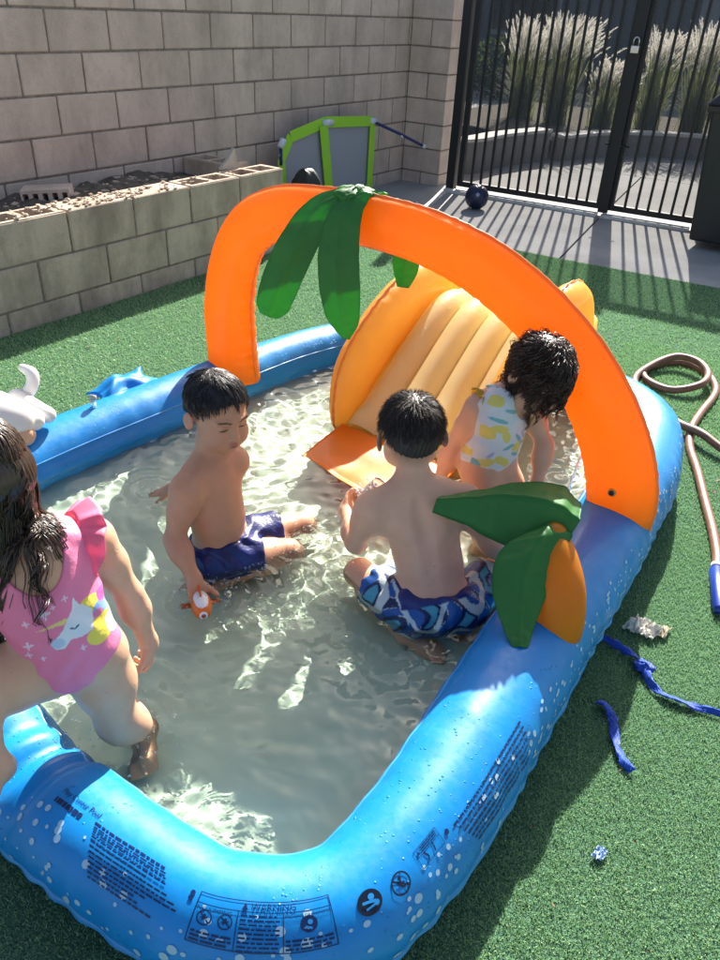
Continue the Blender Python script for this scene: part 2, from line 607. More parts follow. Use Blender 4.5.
# loose cored block lying in the bed
lb = thing('loose_block', 'loose grey cored block lying on the soil by the wall', 'block', (-3.76, 2.58, .46), .35)
_bm = MB()
L_, W_, H_ = .25, .12, .075
hx = [-L_ / 2] + [L_ * (-.5 + (k + .5) / 5 + s * .055) for k in range(5) for s in (-1, 1)] + [L_ / 2]
for i in range(11):
    solid = i % 2 == 0
    a, b = hx[i], hx[i + 1]
    if solid: _bm.box(((a + b) / 2, 0, 0), (b - a, W_, H_))
    else:
        _bm.box(((a + b) / 2, 0, H_ * .39), (b - a, W_, H_ * .22)); _bm.box(((a + b) / 2, 0, -H_ * .39), (b - a, W_, H_ * .22)); _bm.box(((a + b) / 2, .03, 0), (b - a, W_ * .3, H_ * .56))
_ob = put('body', mesh_from(_bm.v, _bm.f, 'body', False), M_WALL)
_ob.parent = lb
lb.rotation_euler = (.05, -.06, .75)
lb.location.z = .475

# curb along the planting strip, white strip under the gate
GA = math.atan2(.12, 2.04)
GX, GY = -3.44, 6.50
kerb = slab('kerb', [(-3.20, 4.05), (-3.165, 4.05), (-3.135, 5.56), (-3.39, 6.48), (-3.43, 6.48), (-3.175, 5.56)], -.01, .022, M_WHITE)

# ------------------------------------------------------------------ gate
def gpt(u, z, d=0):
    return Vector((GX + u * math.cos(GA) - d * math.sin(GA), GY + u * math.sin(GA) + d * math.cos(GA), z))


GTOP, GMESH = 1.66, 1.57
M_SCREEN = bpy.data.materials.new('gate_screen'); M_SCREEN.use_nodes = True
_t = M_SCREEN.node_tree; _pb = _t.nodes['Principled BSDF']; _pb.inputs['Base Color'].default_value = (.07, .076, .092, 1); _pb.inputs['Roughness'].default_value = .6
_tp = _t.nodes.new('ShaderNodeBsdfTransparent'); _mx = _t.nodes.new('ShaderNodeMixShader'); _mx.inputs[0].default_value = .64
_t.links.new(_tp.outputs[0], _mx.inputs[1]); _t.links.new(_pb.outputs[0], _mx.inputs[2]); _t.links.new(_mx.outputs[0], _t.nodes['Material Output'].inputs[0])


def gbox(u0, u1, z0, z1, d0, d1):
    c = gpt((u0 + u1) / 2, (z0 + z1) / 2, (d0 + d1) / 2)
    return MB().box(c, (u1 - u0, d1 - d0, z1 - z0), GA)


def gate_leaf(u0, u1, label):
    g = thing('gate', label, 'gate', gpt((u0 + u1) / 2, 0), GA)
    gbox(u0, u0 + .045, .05, GTOP, -.02, .02).build('stile', M_IRON, g)
    gbox(u1 - .045, u1, .05, GTOP, -.02, .02).build('stile', M_IRON, g)
    for z0, z1 in ((.05, .095), (GMESH, GMESH + .04), (GTOP - .04, GTOP)):
        gbox(u0 + .045, u1 - .045, z0, z1, -.019, .019).build('rail', M_IRON, g)
    n = int(round((u1 - u0 - .09) / .09))
    me = None
    for k in range(1, n):
        u = u0 + .045 + (u1 - u0 - .09) * k / n
        gbox(u - .0095, u + .0095, .095, GMESH, -.0095, .0095).build('bar', M_IRON, g)
        gbox(u - .0085, u + .0085, GMESH + .04, GTOP - .04, -.0085, .0085).build('bar', M_IRON, g)
    put('screen', mesh_from([gpt(u0 + .02, .07, .024), gpt(u1 - .02, .07, .024), gpt(u1 - .02, GMESH + .02, .024), gpt(u0 + .02, GMESH + .02, .024)], [(0, 1, 2, 3)], 'screen', False), M_SCREEN, g)
    return g


gl = gate_leaf(.10, 1.42, 'black iron gate leaf between the wall post and the centre post')
gr = gate_leaf(1.47, 2.95, 'black iron gate leaf behind the dark wheelie bin')
gbox(0.0, .075, -.01, 1.74, -.035, .035).build('gate_post', M_IRON)
tag(bpy.data.objects['gate_post'], 'black square gate post beside the block wall return', 'post')
gbox(1.405, 1.485, .03, 1.72, -.052, -.024).build('meeting_strip', M_IRON, gl)
# white threshold in two lengths
for a, b, lab in ((.02, 1.415, 'white painted metal threshold strip under the left gate leaf'), (1.455, 2.15, 'short white threshold strip in front of the right gate leaf')):
    o = gbox(a, b, -.01, .03, -.12, -.055).build('threshold', M_WHITE)
    tag(o, lab, 'threshold')
# latch bolt and padlock
lk = thing('padlock', 'small silver padlock hanging on the gate', 'padlock', gpt(1.445, 1.2, -.07))
M_STEEL = mat('steel', (.55, .55, .55), .3, .5, Metallic=1)
_lp = [gpt(1.425 + .0, 1.23, -.07), gpt(1.425, 1.27, -.07), gpt(1.432, 1.285, -.07), gpt(1.445, 1.29, -.07), gpt(1.458, 1.285, -.07), gpt(1.465, 1.27, -.07), gpt(1.465, 1.23, -.07)]
tube_obj('shackle', _lp, .006, M_STEEL, lk, 8)
gbox(1.415, 1.475, 1.185, 1.235, -.085, -.055).build('body', M_STEEL, lk, bevel=.004)
tube_obj('latch_bolt', [gpt(1.36, .55, -.04), gpt(1.55, .545, -.04)], .008, M_IRON, gr, 8)

# ------------------------------------------------------------------ beyond the gate
M_BED = m_block('bed_wall_render', (.26, .24, .22), (.24, .22, .2))
M_COPE = mat('bed_wall_coping', (.62, .6, .56), .8)


def curved_wall(name, pts, h, label):
    w = thing(name, label, 'wall', (pts[0][0], pts[0][1], 0))
    C = catmull(pts, 10)
    for nm, m, t, z0, z1 in (('wall_face', M_BED, .16, -.02, h - .03), ('coping', M_COPE, .2, h - .03, h)):
        v = []
        for i, p in enumerate(C):
            d = C[min(i + 1, len(C) - 1)] - C[max(i - 1, 0)]; d /= np.linalg.norm(d); nn = np.array([-d[1], d[0]])
            for s, z in ((-1, z0), (-1, z1), (1, z1), (1, z0)): v.append((p[0] + nn[0] * s * t / 2, p[1] + nn[1] * s * t / 2, z))
        m_ = len(C)
        put(nm, mesh_from(v, grid_faces(m_, 4, False, True) + [(0, 1, 2, 3), tuple(reversed(range(4 * m_ - 4, 4 * m_)))], nm, False), m, w)
    return w


curved_wall('garden_wall', [(-4.6, 6.9), (-3.78, 7.25), (-3.66, 8.0), (-3.48, 8.75)], .33, 'curved low garden wall with lit coping nearest the gate post')
curved_wall('garden_wall', [(-3.36, 8.85), (-3.1, 9.6), (-2.6, 10.15), (-1.8, 10.5), (-.4, 10.75)], .27, 'curved low garden wall in front of the feather grasses')
bed = put('planting_bed', mesh_from([(-3.5, 8.7, .2), (-3.1, 9.6, .2), (-2.6, 10.15, .2), (-1.8, 10.5, .2), (-.4, 10.75, .2), (-.2, 12.6, .2), (-5.4, 12.6, .2), (-5.6, 9.6, .2)], [tuple(range(8))], 'planting_bed', False), M_SOIL)
tag(bed, kind='structure')

M_STALK = mat('feather_grass_leaf', (.10, .125, .05), .6); translucent(M_STALK, (.28, .32, .12), .4)
M_PLUME = mat('feather_grass_plume', (.70, .68, .62), .8); translucent(M_PLUME, (.95, .92, .85), .55)


def feather_grass(x, y, h, spread, n, label, seed):
    rs = random.Random(seed)
    t = thing('feather_grass', label, 'plant', (x, y, .2), 0, 'feather grasses beyond the gate')
    lv, lf, pv, pf = [], [], [], []
    for k in range(n):
        a = rs.uniform(0, 6.283); sp = spread * rs.random() ** .6
        hh = h * rs.uniform(.35, .8)
        p0 = Vector((x + rs.gauss(0, .06), y + rs.gauss(0, .06), .18))
        w = rs.uniform(.004, .008)
        d = Vector((math.cos(a), math.sin(a), 0)); s = Vector((-d.y, d.x, 0)) * w
        prev = None
        for i in range(6):
            u = i / 5
            c = p0 + d * sp * (u ** 1.8) + Vector((0, 0, hh * (1.25 * u - .35 * u ** 3)))
            o = len(lv); tw = 1 - u * .9
            lv += [c - s * tw, c + s * tw]
            if i: lf.append((o - 2, o - 1, o + 1, o))
    for k in range(int(n * .34)):
        a = rs.uniform(0, 6.283); sp = spread * .75 * rs.random()
        hh = h * rs.uniform(.72, 1.05)
        d = Vector((math.cos(a), math.sin(a), 0)) + Vector((.25, 0, 0))
        p0 = Vector((x + rs.gauss(0, .05), y + rs.gauss(0, .05), .2)); top = p0 + d * sp + Vector((0, 0, hh))
        L = h * rs.uniform(.22, .34)
        o = len(lv); s = Vector((.003, 0, 0)); lv += [p0 - s, p0 + s, top + s, top - s]; lf.append((o, o + 1, o + 2, o + 3))
        ax = ((top - p0).normalized() + d * .35 + Vector((.15, 0, -.1))).normalized()
        for q in range(70):
            u = q / 70
            c = top + ax * (u * L) - Vector((0, 0, .12 * L * u * u))
            r = .046 * math.sin(math.pi * (u * .9 + .08)) ** .7
            dr = Vector((rs.gauss(0, 1), rs.gauss(0, 1), rs.gauss(0, 1))).normalized()
            e = c + (dr * .75 + ax * .6) * r
            sd = ax.cross(dr).normalized() * .0035
            o = len(pv); pv += [c - sd, c + sd, e]; pf.append((o, o + 1, o + 2))
    put('foliage', mesh_from(lv, lf, 'foliage', False), M_STALK, t)
    put('plumes', mesh_from(pv, pf, 'plumes', False), M_PLUME, t)
    return t


for x, y, h, sp, n, lab, sd in ((-4.55, 10.45, .92, .42, 480, 'pale feather grass clump seen through the left gate leaf, tallest, leftmost', 1),
                                (-4.0, 10.3, .98, .42, 480, 'pale feather grass clump with dense plumes, second from the left', 2),
                                (-3.45, 10.5, .62, .36, 360, 'low feather grass clump just left of the gate centre post', 3),
                                (-2.95, 10.75, .88, .4, 420, 'feather grass clump just right of the gate centre post', 4),
                                (-2.45, 10.95, .96, .45, 480, 'broad feather grass clump left of the wheelie bin lid', 5),
                                (-1.75, 11.1, 1.2, .4, 420, 'feather grass clump partly behind the wheelie bin', 6)):
    feather_grass(x, y, h, sp, n, lab, sd)

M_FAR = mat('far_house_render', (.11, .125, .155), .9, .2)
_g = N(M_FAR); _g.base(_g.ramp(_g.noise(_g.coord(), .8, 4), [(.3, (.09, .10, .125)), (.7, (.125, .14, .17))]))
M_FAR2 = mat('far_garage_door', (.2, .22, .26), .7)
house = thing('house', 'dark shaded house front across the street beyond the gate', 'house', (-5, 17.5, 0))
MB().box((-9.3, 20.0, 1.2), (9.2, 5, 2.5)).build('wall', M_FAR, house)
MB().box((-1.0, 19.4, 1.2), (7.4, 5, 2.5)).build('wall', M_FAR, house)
for k in range(4):
    MB().box((-2.6, 16.86, .35 + k * .56), (3.0, .06, .54)).build('garage_door_panel', M_FAR2, house)
MB().box((-7.8, 17.46, 1.55), (1.6, .08, 1.2)).build('window_frame', M_FAR2, house)
MB().box((-7.8, 17.40, 1.55), (1.4, .06, 1.0)).build('window_pane', mat('dark_glass', (.02, .025, .03), .08), house)
MB().box((-5.5, 20.2, 2.6), (17.5, 6.0, .2)).build('roof', mat('roof', (.12, .1, .09), .9), house)

M_HEDGE = mat('hedge_leaf', (.05, .07, .04), .6); translucent(M_HEDGE, (.12, .18, .05), .3)


def shrub(x, y, rx, rz, n, label, seed):
    rs = random.Random(seed)
    t = thing('shrub', label, 'shrub', (x, y, 0))
    v, f = [], []
    for k in range(n):
        d = Vector((rs.gauss(0, 1), rs.gauss(0, 1), rs.gauss(0, 1))).normalized()
        r = rs.random() ** .4 * (1 + .25 * mnoise.noise(d * 2.3 + Vector((seed, 0, 0))))
        c = Vector((x + d.x * rx * r, y + d.y * rx * r, max(.05, rz * (1 + d.z * r))))
        s = rs.uniform(.03, .06)
        a = Vector((rs.gauss(0, 1), rs.gauss(0, 1), rs.gauss(0, 1))).normalized() * s; b = a.orthogonal().normalized() * s * .5
        o = len(v); v += [c - a, c + b, c + a, c - b]; f.append((o, o + 1, o + 2, o + 3))
    put('foliage', mesh_from(v, f, 'foliage', False), M_HEDGE, t)
    tube_obj('stem', [(x, y, -.02), (x + .05, y, rz * .6), (x, y + .05, rz * 1.1)], [.05, .035, .015], M_SOIL, t, 6)


shrub(-6.9, 14.6, .75, .5, 1500, 'dark round shrub across the driveway at left of the gate', 3)
# ------------------------------------------------------------------ the inflatable pool
WATER_Z = .128


def vinyl(name, color, rough=.3, trans=.0, tcol=None, drops=False, coat=.3):
    m = mat(name, color, rough, .5)
    m.node_tree.nodes['Principled BSDF'].inputs['Coat Weight'].default_value = coat
    m.node_tree.nodes['Principled BSDF'].inputs['Coat Roughness'].default_value = .12
    g = N(m)
    v = g.coord()
    n1 = g.noise(v, 9, 3)
    n2 = g.noise(v, 60, 3, .6)
    c = g.mix(g.ramp(n1, [(.3, (0, 0, 0)), (.7, (1, 1, 1))]), tuple(x * .9 for x in color), tuple(min(1, x * 1.08) for x in color))
    g.base(c)
    g.rough(g.ramp(n2, [(.3, (rough * .8,) * 3), (.75, (rough * 1.35,) * 3)]))
    h = g.mix(.25, n1, n2)
    nrm = g.bump(h, .12, .01)
    if drops:
        vo = g.n('ShaderNodeTexVoronoi'); vo.inputs['Scale'].default_value = 75; vo.inputs['Randomness'].default_value = 1
        g.l(v, vo.inputs['Vector'])
        size = g.noise(v, 30, 2)
        patch = g.ramp(g.noise(v, 3.2, 3), [(.47, (0, 0, 0)), (.6, (1, 1, 1))])
        thr = g.math('MULTIPLY', size, .34)
        d = g.math('SUBTRACT', thr, vo.outputs['Distance'])
        d = g.math('MULTIPLY', d, 6, True)
        d = g.math('MULTIPLY', d, patch)
        nrm = g.bump(d, .7, .006, nrm)
    g.normal(nrm)
    if trans: translucent(m, tcol or color, trans)
    return m


M_BLUE = vinyl('pool_blue_vinyl', (.003, .265, .70), .4, .16, (.01, .42, .88), drops=True, coat=.12)
M_BLUE2 = vinyl('seam_blue_vinyl', (.015, .24, .60), .35)
M_ORANGE = vinyl('orange_vinyl', (.92, .31, .014), .45, .5, (1, .37, .012), coat=.06)
M_ORSEAM = vinyl('orange_seam', (.85, .32, .06), .4, .25, (1, .35, .02), coat=.1)
M_YEL = vinyl('yellow_vinyl', (.96, .84, .46), .4, .58, (1, .92, .56), drops=True, coat=.2)
M_YOR = vinyl('amber_vinyl', (.94, .58, .12), .4, .52, (1, .64, .12), drops=True, coat=.2)
M_LEAF = vinyl('green_vinyl', (.055, .235, .05), .55, .38, (.08, .46, .035), coat=.0)
M_PRINT = mat('dark_print', (.004, .02, .09), .35)
M_DOT = mat('pale_dot_print', (.36, .56, .74), .35)
M_BLACK = mat('black_print', (.006, .012, .03), .35)
M_CLEARP = mat('clear_plastic', (.85, .88, .9), .1, .5, Transmission_Weight=.85, IOR=1.3)

pool = thing('inflatable_pool', 'blue inflatable play pool with orange arch, yellow slide and green palm leaves', 'pool', (-1.15, 1.65, 0))

# ring: x, y of the centre line, half width, half height
RING = [(-0.35, 1.0, 0.118, 0.12), (-0.368, 1.35, 0.122, 0.125), (-0.375, 1.7, 0.122, 0.125), (-0.39, 2.05, 0.122, 0.125), (-0.415, 2.4, 0.12, 0.125), (-0.52, 2.72, 0.118, 0.122), (-0.8, 2.88, 0.118, 0.12), (-1.15, 2.93, 0.118, 0.12), (-1.5, 2.86, 0.115, 0.12), (-1.755, 2.66, 0.112, 0.12), (-1.875, 2.36, 0.112, 0.12), (-1.925, 2.0, 0.115, 0.12), (-1.965, 1.6, 0.12, 0.12), (-2.0, 1.2, 0.122, 0.118), (-1.98, 0.85, 0.122, 0.12), (-1.84, 0.6, 0.122, 0.122), (-1.55, 0.5, 0.124, 0.122), (-1.25, 0.468, 0.118, 0.1), (-1.03, 0.445, 0.108, 0.086), (-0.86, 0.44, 0.106, 0.1), (-0.7, 0.446, 0.104, 0.103), (-0.525, 0.474, 0.104, 0.106), (-0.388, 0.585, 0.106, 0.107), (-0.35, 0.77, 0.112, 0.114)]
RC = catmull(RING, 14, True)
NR = len(RC)
_T = np.roll(RC[:, :2], -1, 0) - np.roll(RC[:, :2], 1, 0)
_T /= np.linalg.norm(_T, axis=1)[:, None]
RO = np.stack([_T[:, 1], -_T[:, 0]], 1)                        # outward, path runs counter-clockwise
_ds = np.linalg.norm(np.roll(RC[:, :2], -1, 0) - RC[:, :2], axis=1)
RS = np.concatenate([[0], np.cumsum(_ds)])                     # arc length
RLEN = RS[-1]


def ring_at(s, th, off=0):
    """point on the ring: s arc length, th angle (0 outward, pi/2 top), off lifts along the normal"""
    s = s % RLEN
    i = min(int(np.searchsorted(RS, s, side='right')) - 1, NR - 1)
    i = max(i, 0)
    t = (s - RS[i]) / max(_ds[i], 1e-9)
    j = (i + 1) % NR
    c = RC[i] * (1 - t) + RC[j] * t
    o = RO[i] * (1 - t) + RO[j] * t
    o = o / np.linalg.norm(o)
    hw, hh = c[2], c[3]
    e = 1.
    cx = math.copysign(abs(math.cos(th)) ** e, math.cos(th)); cz = math.copysign(abs(math.sin(th)) ** e, math.sin(th))
    # small wrinkles on the inner wall, broad dents from the heat-sealed edge
    w = .0022 * math.sin(s * 61 + 1.7 * math.sin(s * 9)) * max(0, -math.cos(th)) * (.4 + .6 * mnoise.noise((s * 3, 0, 0)))
    w += .0016 * math.sin(s * 83 + 2 * math.sin(s * 13)) * max(0, math.cos(th) - .55) * 2
    w += .003 * mnoise.noise((s * 5, th * 1.3, 4.))
    cr = 0
    for cs_, cw_, ca_ in CREASES:
        dd = (s - cs_) / cw_
        cr += ca_ * math.exp(-dd * dd) * max(0, math.sin(th) + .2)
    r = off + w - cr
    x = (hw + r) * cx; z = (hh + r) * cz
    return Vector((c[0] + o[0] * x, c[1] + o[1] * x, max(c[3] + z, .004)))


def ring_s_near(x, y):
    d = (RC[:, 0] - x) ** 2 + (RC[:, 1] - y) ** 2
    return RS[int(np.argmin(d))]


CREASES = []
_sc = ring_s_near(-1.03, .445)
CREASES = [(_sc + .01, .022, .02), (_sc - .07, .03, .014), (_sc + .085, .018, .012), (_sc - .16, .025, .01)]

NTH = 40
_rv = []
_ns = 620
for a in range(_ns):
    for b in range(NTH):
        _rv.append(ring_at(a / _ns * RLEN, 2 * math.pi * b / NTH))
ring = put('ring', mesh_from(_rv, grid_faces(_ns, NTH, True, True), 'ring'), M_BLUE, pool)
for th_, nm in ((1.02 + math.pi / 2, 'inner_seam'), (-.25, 'outer_seam')):
    rows = []
    for a in range(_ns):
        s = a / _ns * RLEN
        wv = .0012 * math.sin(s * 90) if nm == 'inner_seam' else .004 * math.sin(s * 75 + 2 * math.sin(s * 11))
        for k, (dt, of) in enumerate(((-.03, -.001), (-.012, .0022), (.012, .0022), (.03, -.001)) if nm == 'inner_seam' else ((-.05, -.002), (-.012, .005 + wv * .4), (.012, .005 + wv * .4), (.05, -.002))):
            rows.append(ring_at(s, th_ + dt, of))
    put(nm, mesh_from(rows, grid_faces(_ns, 4, True, False), nm), M_BLUE2, ring)

# pool floor, a loose sheet lying on the turf
M_FLOOR = mat('pool_floor_vinyl', (.60, .74, .57), .45)
_g = N(M_FLOOR); _v = _g.coord()
_g.base(_g.ramp(_g.noise(_v, 3.5, 4), [(.3, (.54, .69, .52)), (.7, (.69, .80, .61))]))


def inside_poly(px, py, poly):
    ins = np.zeros(px.shape, bool)
    x1, y1 = poly[:, 0], poly[:, 1]
    x2, y2 = np.roll(x1, -1), np.roll(y1, -1)
    for a, b, c, d in zip(x1, y1, x2, y2):
        cond = ((b > py) != (d > py))
        xi = (c - a) * (py - b) / ((d - b) if d != b else 1e-9) + a
        ins ^= cond & (px < xi)
    return ins


def clipped_grid(poly, step, zf):
    x0, y0 = poly.min(0); x1, y1 = poly.max(0)
    xs = np.arange(x0, x1 + step, step); ys = np.arange(y0, y1 + step, step)
    X, Y = np.meshgrid(xs, ys, indexing='ij')
    Z = zf(X, Y)
    V = np.stack([X, Y, Z], -1).reshape(-1, 3)
    ins = inside_poly(X, Y, poly)
    keep = ins[:-1, :-1] & ins[1:, :-1] & ins[1:, 1:] & ins[:-1, 1:]
    idx = np.arange(X.size).reshape(X.shape)
    q = np.stack([idx[:-1, :-1][keep], idx[1:, :-1][keep], idx[1:, 1:][keep], idx[:-1, 1:][keep]], 1)
    used = np.unique(q)
    remap = np.zeros(X.size, int); remap[used] = np.arange(len(used))
    return V[used], remap[q]


def wave_sum(X, Y, comps):
    Z = np.zeros_like(X)
    for lx, ly, ph, a in comps:
        Z += a * np.sin(X * lx + Y * ly + ph)
    return Z


def _floor_z(X, Y):
    r = np.random.RandomState(3)
    comps = [(r.uniform(-14, 14), r.uniform(-14, 14), r.uniform(0, 6), r.uniform(.0006, .0016)) for _ in range(12)]
    return .012 + wave_sum(X, Y, comps) * .7


_centre = RC[:, :2]
_fv, _fq = clipped_grid(_centre, .025, _floor_z)
pool_floor = put('pool_floor', mesh_quads(_fv, _fq, 'pool_floor'), M_FLOOR, pool)
pool_floor.cycles.is_caustics_receiver = True

# the water
M_WATER = bpy.data.materials.new('pool_water')
M_WATER.use_nodes = True
_t = M_WATER.node_tree
_t.nodes.clear()
_gl = _t.nodes.new('ShaderNodeBsdfGlass'); _gl.inputs['IOR'].default_value = 1.33; _gl.inputs['Roughness'].default_value = 0
_gl.inputs['Color'].default_value = (.96, 1., .97, 1)
_o = _t.nodes.new('ShaderNodeOutputMaterial'); _t.links.new(_gl.outputs[0], _o.inputs[0])


def _water_z(X, Y):
    r = np.random.RandomState(11)
    Z = np.zeros_like(X)
    # long swell, then chop with wandering direction
    wx = .05 * np.sin(3.1 * X + 1.3 * Y) + .04 * np.sin(7.3 * Y - 2 * X + 1)
    wy = .05 * np.sin(2.7 * Y - 1.9 * X + 2) + .04 * np.sin(6.1 * X + 3 * Y)
    Xw, Yw = X + wx, Y + wy
    for lam, amp, n in ((.34, .0014, 6), (.16, .0008, 10), (.085, .0007, 16), (.052, .00062, 20), (.034, .00030, 18)):
        for _ in range(n):
            a = r.uniform(0, 2 * math.pi); k = 2 * math.pi / (lam * r.uniform(.8, 1.25))
            Z += amp / math.sqrt(n) * 1.6 * np.sin(k * (math.cos(a) * Xw + math.sin(a) * Yw) + r.uniform(0, 6.3))
    lively = .55 + .45 * np.sin(2.2 * X + .7) * np.sin(1.7 * Y + .4)
    Z *= .55 + .5 * lively
    for cx, cy_, amp, lam, dec in SPLASH:
        d = np.hypot(X - cx, Y - cy_)
        Z += amp * np.sin(2 * math.pi * d / lam) * np.exp(-d / dec) * np.clip(d / .03, 0, 1)
    return WATER_Z + Z


SPLASH = [(-1.12, 1.02, .004, .045, .09), (-1.59, 1.28, .004, .05, .07), (-1.08, 1.36, .003, .05, .1), (-.95, .63, .004, .05, .08),
          (-.95, 1.46, .003, .045, .08), (-.62, 2.15, .005, .05, .12), (-.86, 1.32, .0035, .05, .08), (-.78, 1.86, .003, .05, .1), (-1.0, .74, .002, .05, .08)]
_inner = np.array([[*(ring_at(RS[i], math.pi * .99)[:2])] for i in range(0, NR, 2)])
_cxy = np.array([-1.15, 1.65])
_poly = _inner + (_centre[::2] - _inner) * .25
_wv, _wq = clipped_grid(_poly, .006, _water_z)
water = put('water', mesh_quads(_wv, _wq, 'water'), M_WATER)
tag(water, 'clear rippling water filling the blue inflatable pool', 'water', kind='structure')
water.cycles.is_caustics_caster = True

# ------------------------------------------------------------------ orange arch
ARCH = [(-1.895, 1.99, 0.17, 0.105), (-1.9, 1.985, 0.303, 0.103), (-1.885, 1.969, 0.47, 0.098), (-1.835, 1.953, 0.635, 0.09), (-1.746, 1.936, 0.762, 0.08), (-1.609, 1.93, 0.84, 0.074), (-1.433, 1.926, 0.869, 0.071), (-1.238, 1.926, 0.874, 0.071), (-1.053, 1.926, 0.859, 0.074), (-0.877, 1.926, 0.813, 0.078), (-0.723, 1.924, 0.738, 0.082), (-0.589, 1.929, 0.635, 0.086), (-0.484, 1.935, 0.512, 0.09), (-0.412, 1.943, 0.382, 0.094), (-0.375, 1.949, 0.261, 0.094), (-0.365, 1.945, 0.16, 0.085)]
AC = catmull(ARCH, 10)


def arch_mesh(path, n=36, flat=.92):
    """tube in a near-vertical plane; cross-section a little flattened sideways, with faint wrinkles on the inside of the bend"""
    P = [Vector(p[:3]) for p in path]
    v = []
    side = Vector((0, 1, 0))
    for i, p in enumerate(P):
        t = (P[min(i + 1, len(P) - 1)] - P[max(i - 1, 0)]).normalized()
        b = (side - t * side.dot(t)).normalized()
        nn = b.cross(t).normalized()
        if nn.z < 0 and abs(t.z) < .5: nn = -nn
        v.append((p, t, b, nn))
    # keep a consistent outward normal
    for i in range(1, len(v)):
        if v[i][3].dot(v[i - 1][3]) < 0: v[i] = (v[i][0], v[i][1], v[i][2], -v[i][3])
    if v[len(v) // 2][3].z < 0: v = [(a, b, c, -d) for a, b, c, d in v]
    return v


_af = arch_mesh(AC)
_nv = []
_na = 44
for i, (p, t, b, nn) in enumerate(_af):
    r = AC[i][3]
    for k in range(_na):
        a = 2 * math.pi * k / _na
        ca, sa = math.cos(a), math.sin(a)
        # two welded sheets: slightly pointed towards the outer and inner seams
        rr = r * (1 + .05 * abs(ca) ** 8)
        wr = .0035 * math.sin(i * 1.9 + math.sin(i * .7)) * max(0, -ca) ** 2 * (1 if .05 < i / len(_af) < .45 else .35)
        wr += .002 * mnoise.noise((i * .15, k * .3, 2))
        _nv.append(p + nn * (rr + wr) * ca + b * (r * .80 + wr) * sa)
_af_faces = grid_faces(len(_af), _na, False, True) + [tuple(range(_na)), tuple(reversed(range((len(_af) - 1) * _na, len(_af) * _na)))]
arch = put('arch', mesh_from(_nv, _af_faces, 'arch'), M_ORANGE, pool)
for sgn, nm in ((1, 'outer_seam'), (-1, 'inner_seam')):
    rows = []
    for i, (p, t, b, nn) in enumerate(_af):
        r = AC[i][3] * 1.05
        h = (.006 + .0009 * math.sin(i * 2.3 + 1.3 * math.sin(i * .9)) + .0012 * mnoise.noise((i * .8, 0, 0))) * (1 if sgn > 0 else .6)
        for w_, l_ in ((-.004, -.003), (-.0012, h), (.0012, h), (.004, -.003)):
            rows.append(p + nn * sgn * (r + l_) + b * w_)
    put(nm, mesh_from(rows, grid_faces(len(_af), 4), nm), M_ORSEAM, arch)


def disc(c, nrm, r, h=.004, n=20, hole=None):
    nrm = Vector(nrm).normalized(); q = nrm.to_track_quat('Z', 'Y').to_matrix()
    v, f = [], []
    rings = [(0, h), (r * .8, h), (r, h * .6), (r, 0)] if hole is None else [(hole, h * .2), (hole, h), (r * .85, h), (r, h * .5), (r, 0)]
    for rr, z in rings:
        for k in range(n):
            a = 2 * math.pi * k / n
            v.append(Vector(c) + q @ Vector((rr * math.cos(a), rr * math.sin(a), z)))
    return v, grid_faces(len(rings), n, False, True)


# inflation valve near the foot of the arch, on the camera side
M_VALVE = mat('valve_plastic', (.75, .3, .04), .35)
_vp = Vector((-.385, 1.873, .305)); _vn = Vector((.05, -1, .12))
_v, _f = disc(_vp, _vn, .012, .006); valve = put('valve', mesh_from(_v, _f, 'valve'), M_VALVE, arch)
_v, _f = disc(_vp + _vn.normalized() * .006, _vn, .0075, .003); put('valve_cap', mesh_from(_v, _f, 'valve_cap'), M_BLACK, arch)


# ------------------------------------------------------------------ palm leaves (flat welded vinyl)
def leaf(name, spine, width, wdir, parent, fold=.3, thick=.004, seed=0, m=None, face=Vector((.3, -.6, .7))):
    """spine: list of points; width: list of half widths; wdir: sideways direction per point"""
    n = 14
    S = catmull([tuple(p) + (w,) + tuple(d) for p, w, d in zip(spine, width, wdir)], n)
    k = 15
    top, bot = [], []
    for i, row in enumerate(S):
        p = Vector(row[:3]); w = row[3]; d = Vector(row[4:7]).normalized()
        t = (Vector(S[min(i + 1, len(S) - 1)][:3]) - Vector(S[max(i - 1, 0)][:3])).normalized()
        nn = d.cross(t).normalized()
        if nn.dot(face) < 0: nn = -nn
        for j in range(k):
            u = -1 + 2 * j / (k - 1)
            crease = -fold * w * (abs(u) ** 1.3) + .12 * w * math.exp(-(u * 7) ** 2)
            wr = .02 * w * math.sin(i * .5 + seed) * u + .004 * mnoise.noise((i * .25 + seed, u * 2, seed))
            puff = thick * (1 - u ** 4) + .0008
            c = p + d * (u * w) + nn * (crease + wr)
            top.append(c + nn * puff); bot.append(c - nn * puff)
    m_ = len(S)
    f = grid_faces(m_, k)
    o = len(top)
    f2 = [tuple(reversed([i + o for i in q])) for q in f]
    edge = [j for j in range(k)] + [i * k + k - 1 for i in range(1, m_)] + [(m_ - 1) * k + j for j in range(k - 2, -1, -1)] + [i * k for i in range(m_ - 2, 0, -1)]
    rim = [(edge[a], edge[(a + 1) % len(edge)], edge[(a + 1) % len(edge)] + o, edge[a] + o) for a in range(len(edge))]
    rim = [tuple(reversed(q)) for q in rim]
    return put(name, mesh_from(top + bot, f + f2 + rim, name), m or M_LEAF, parent)


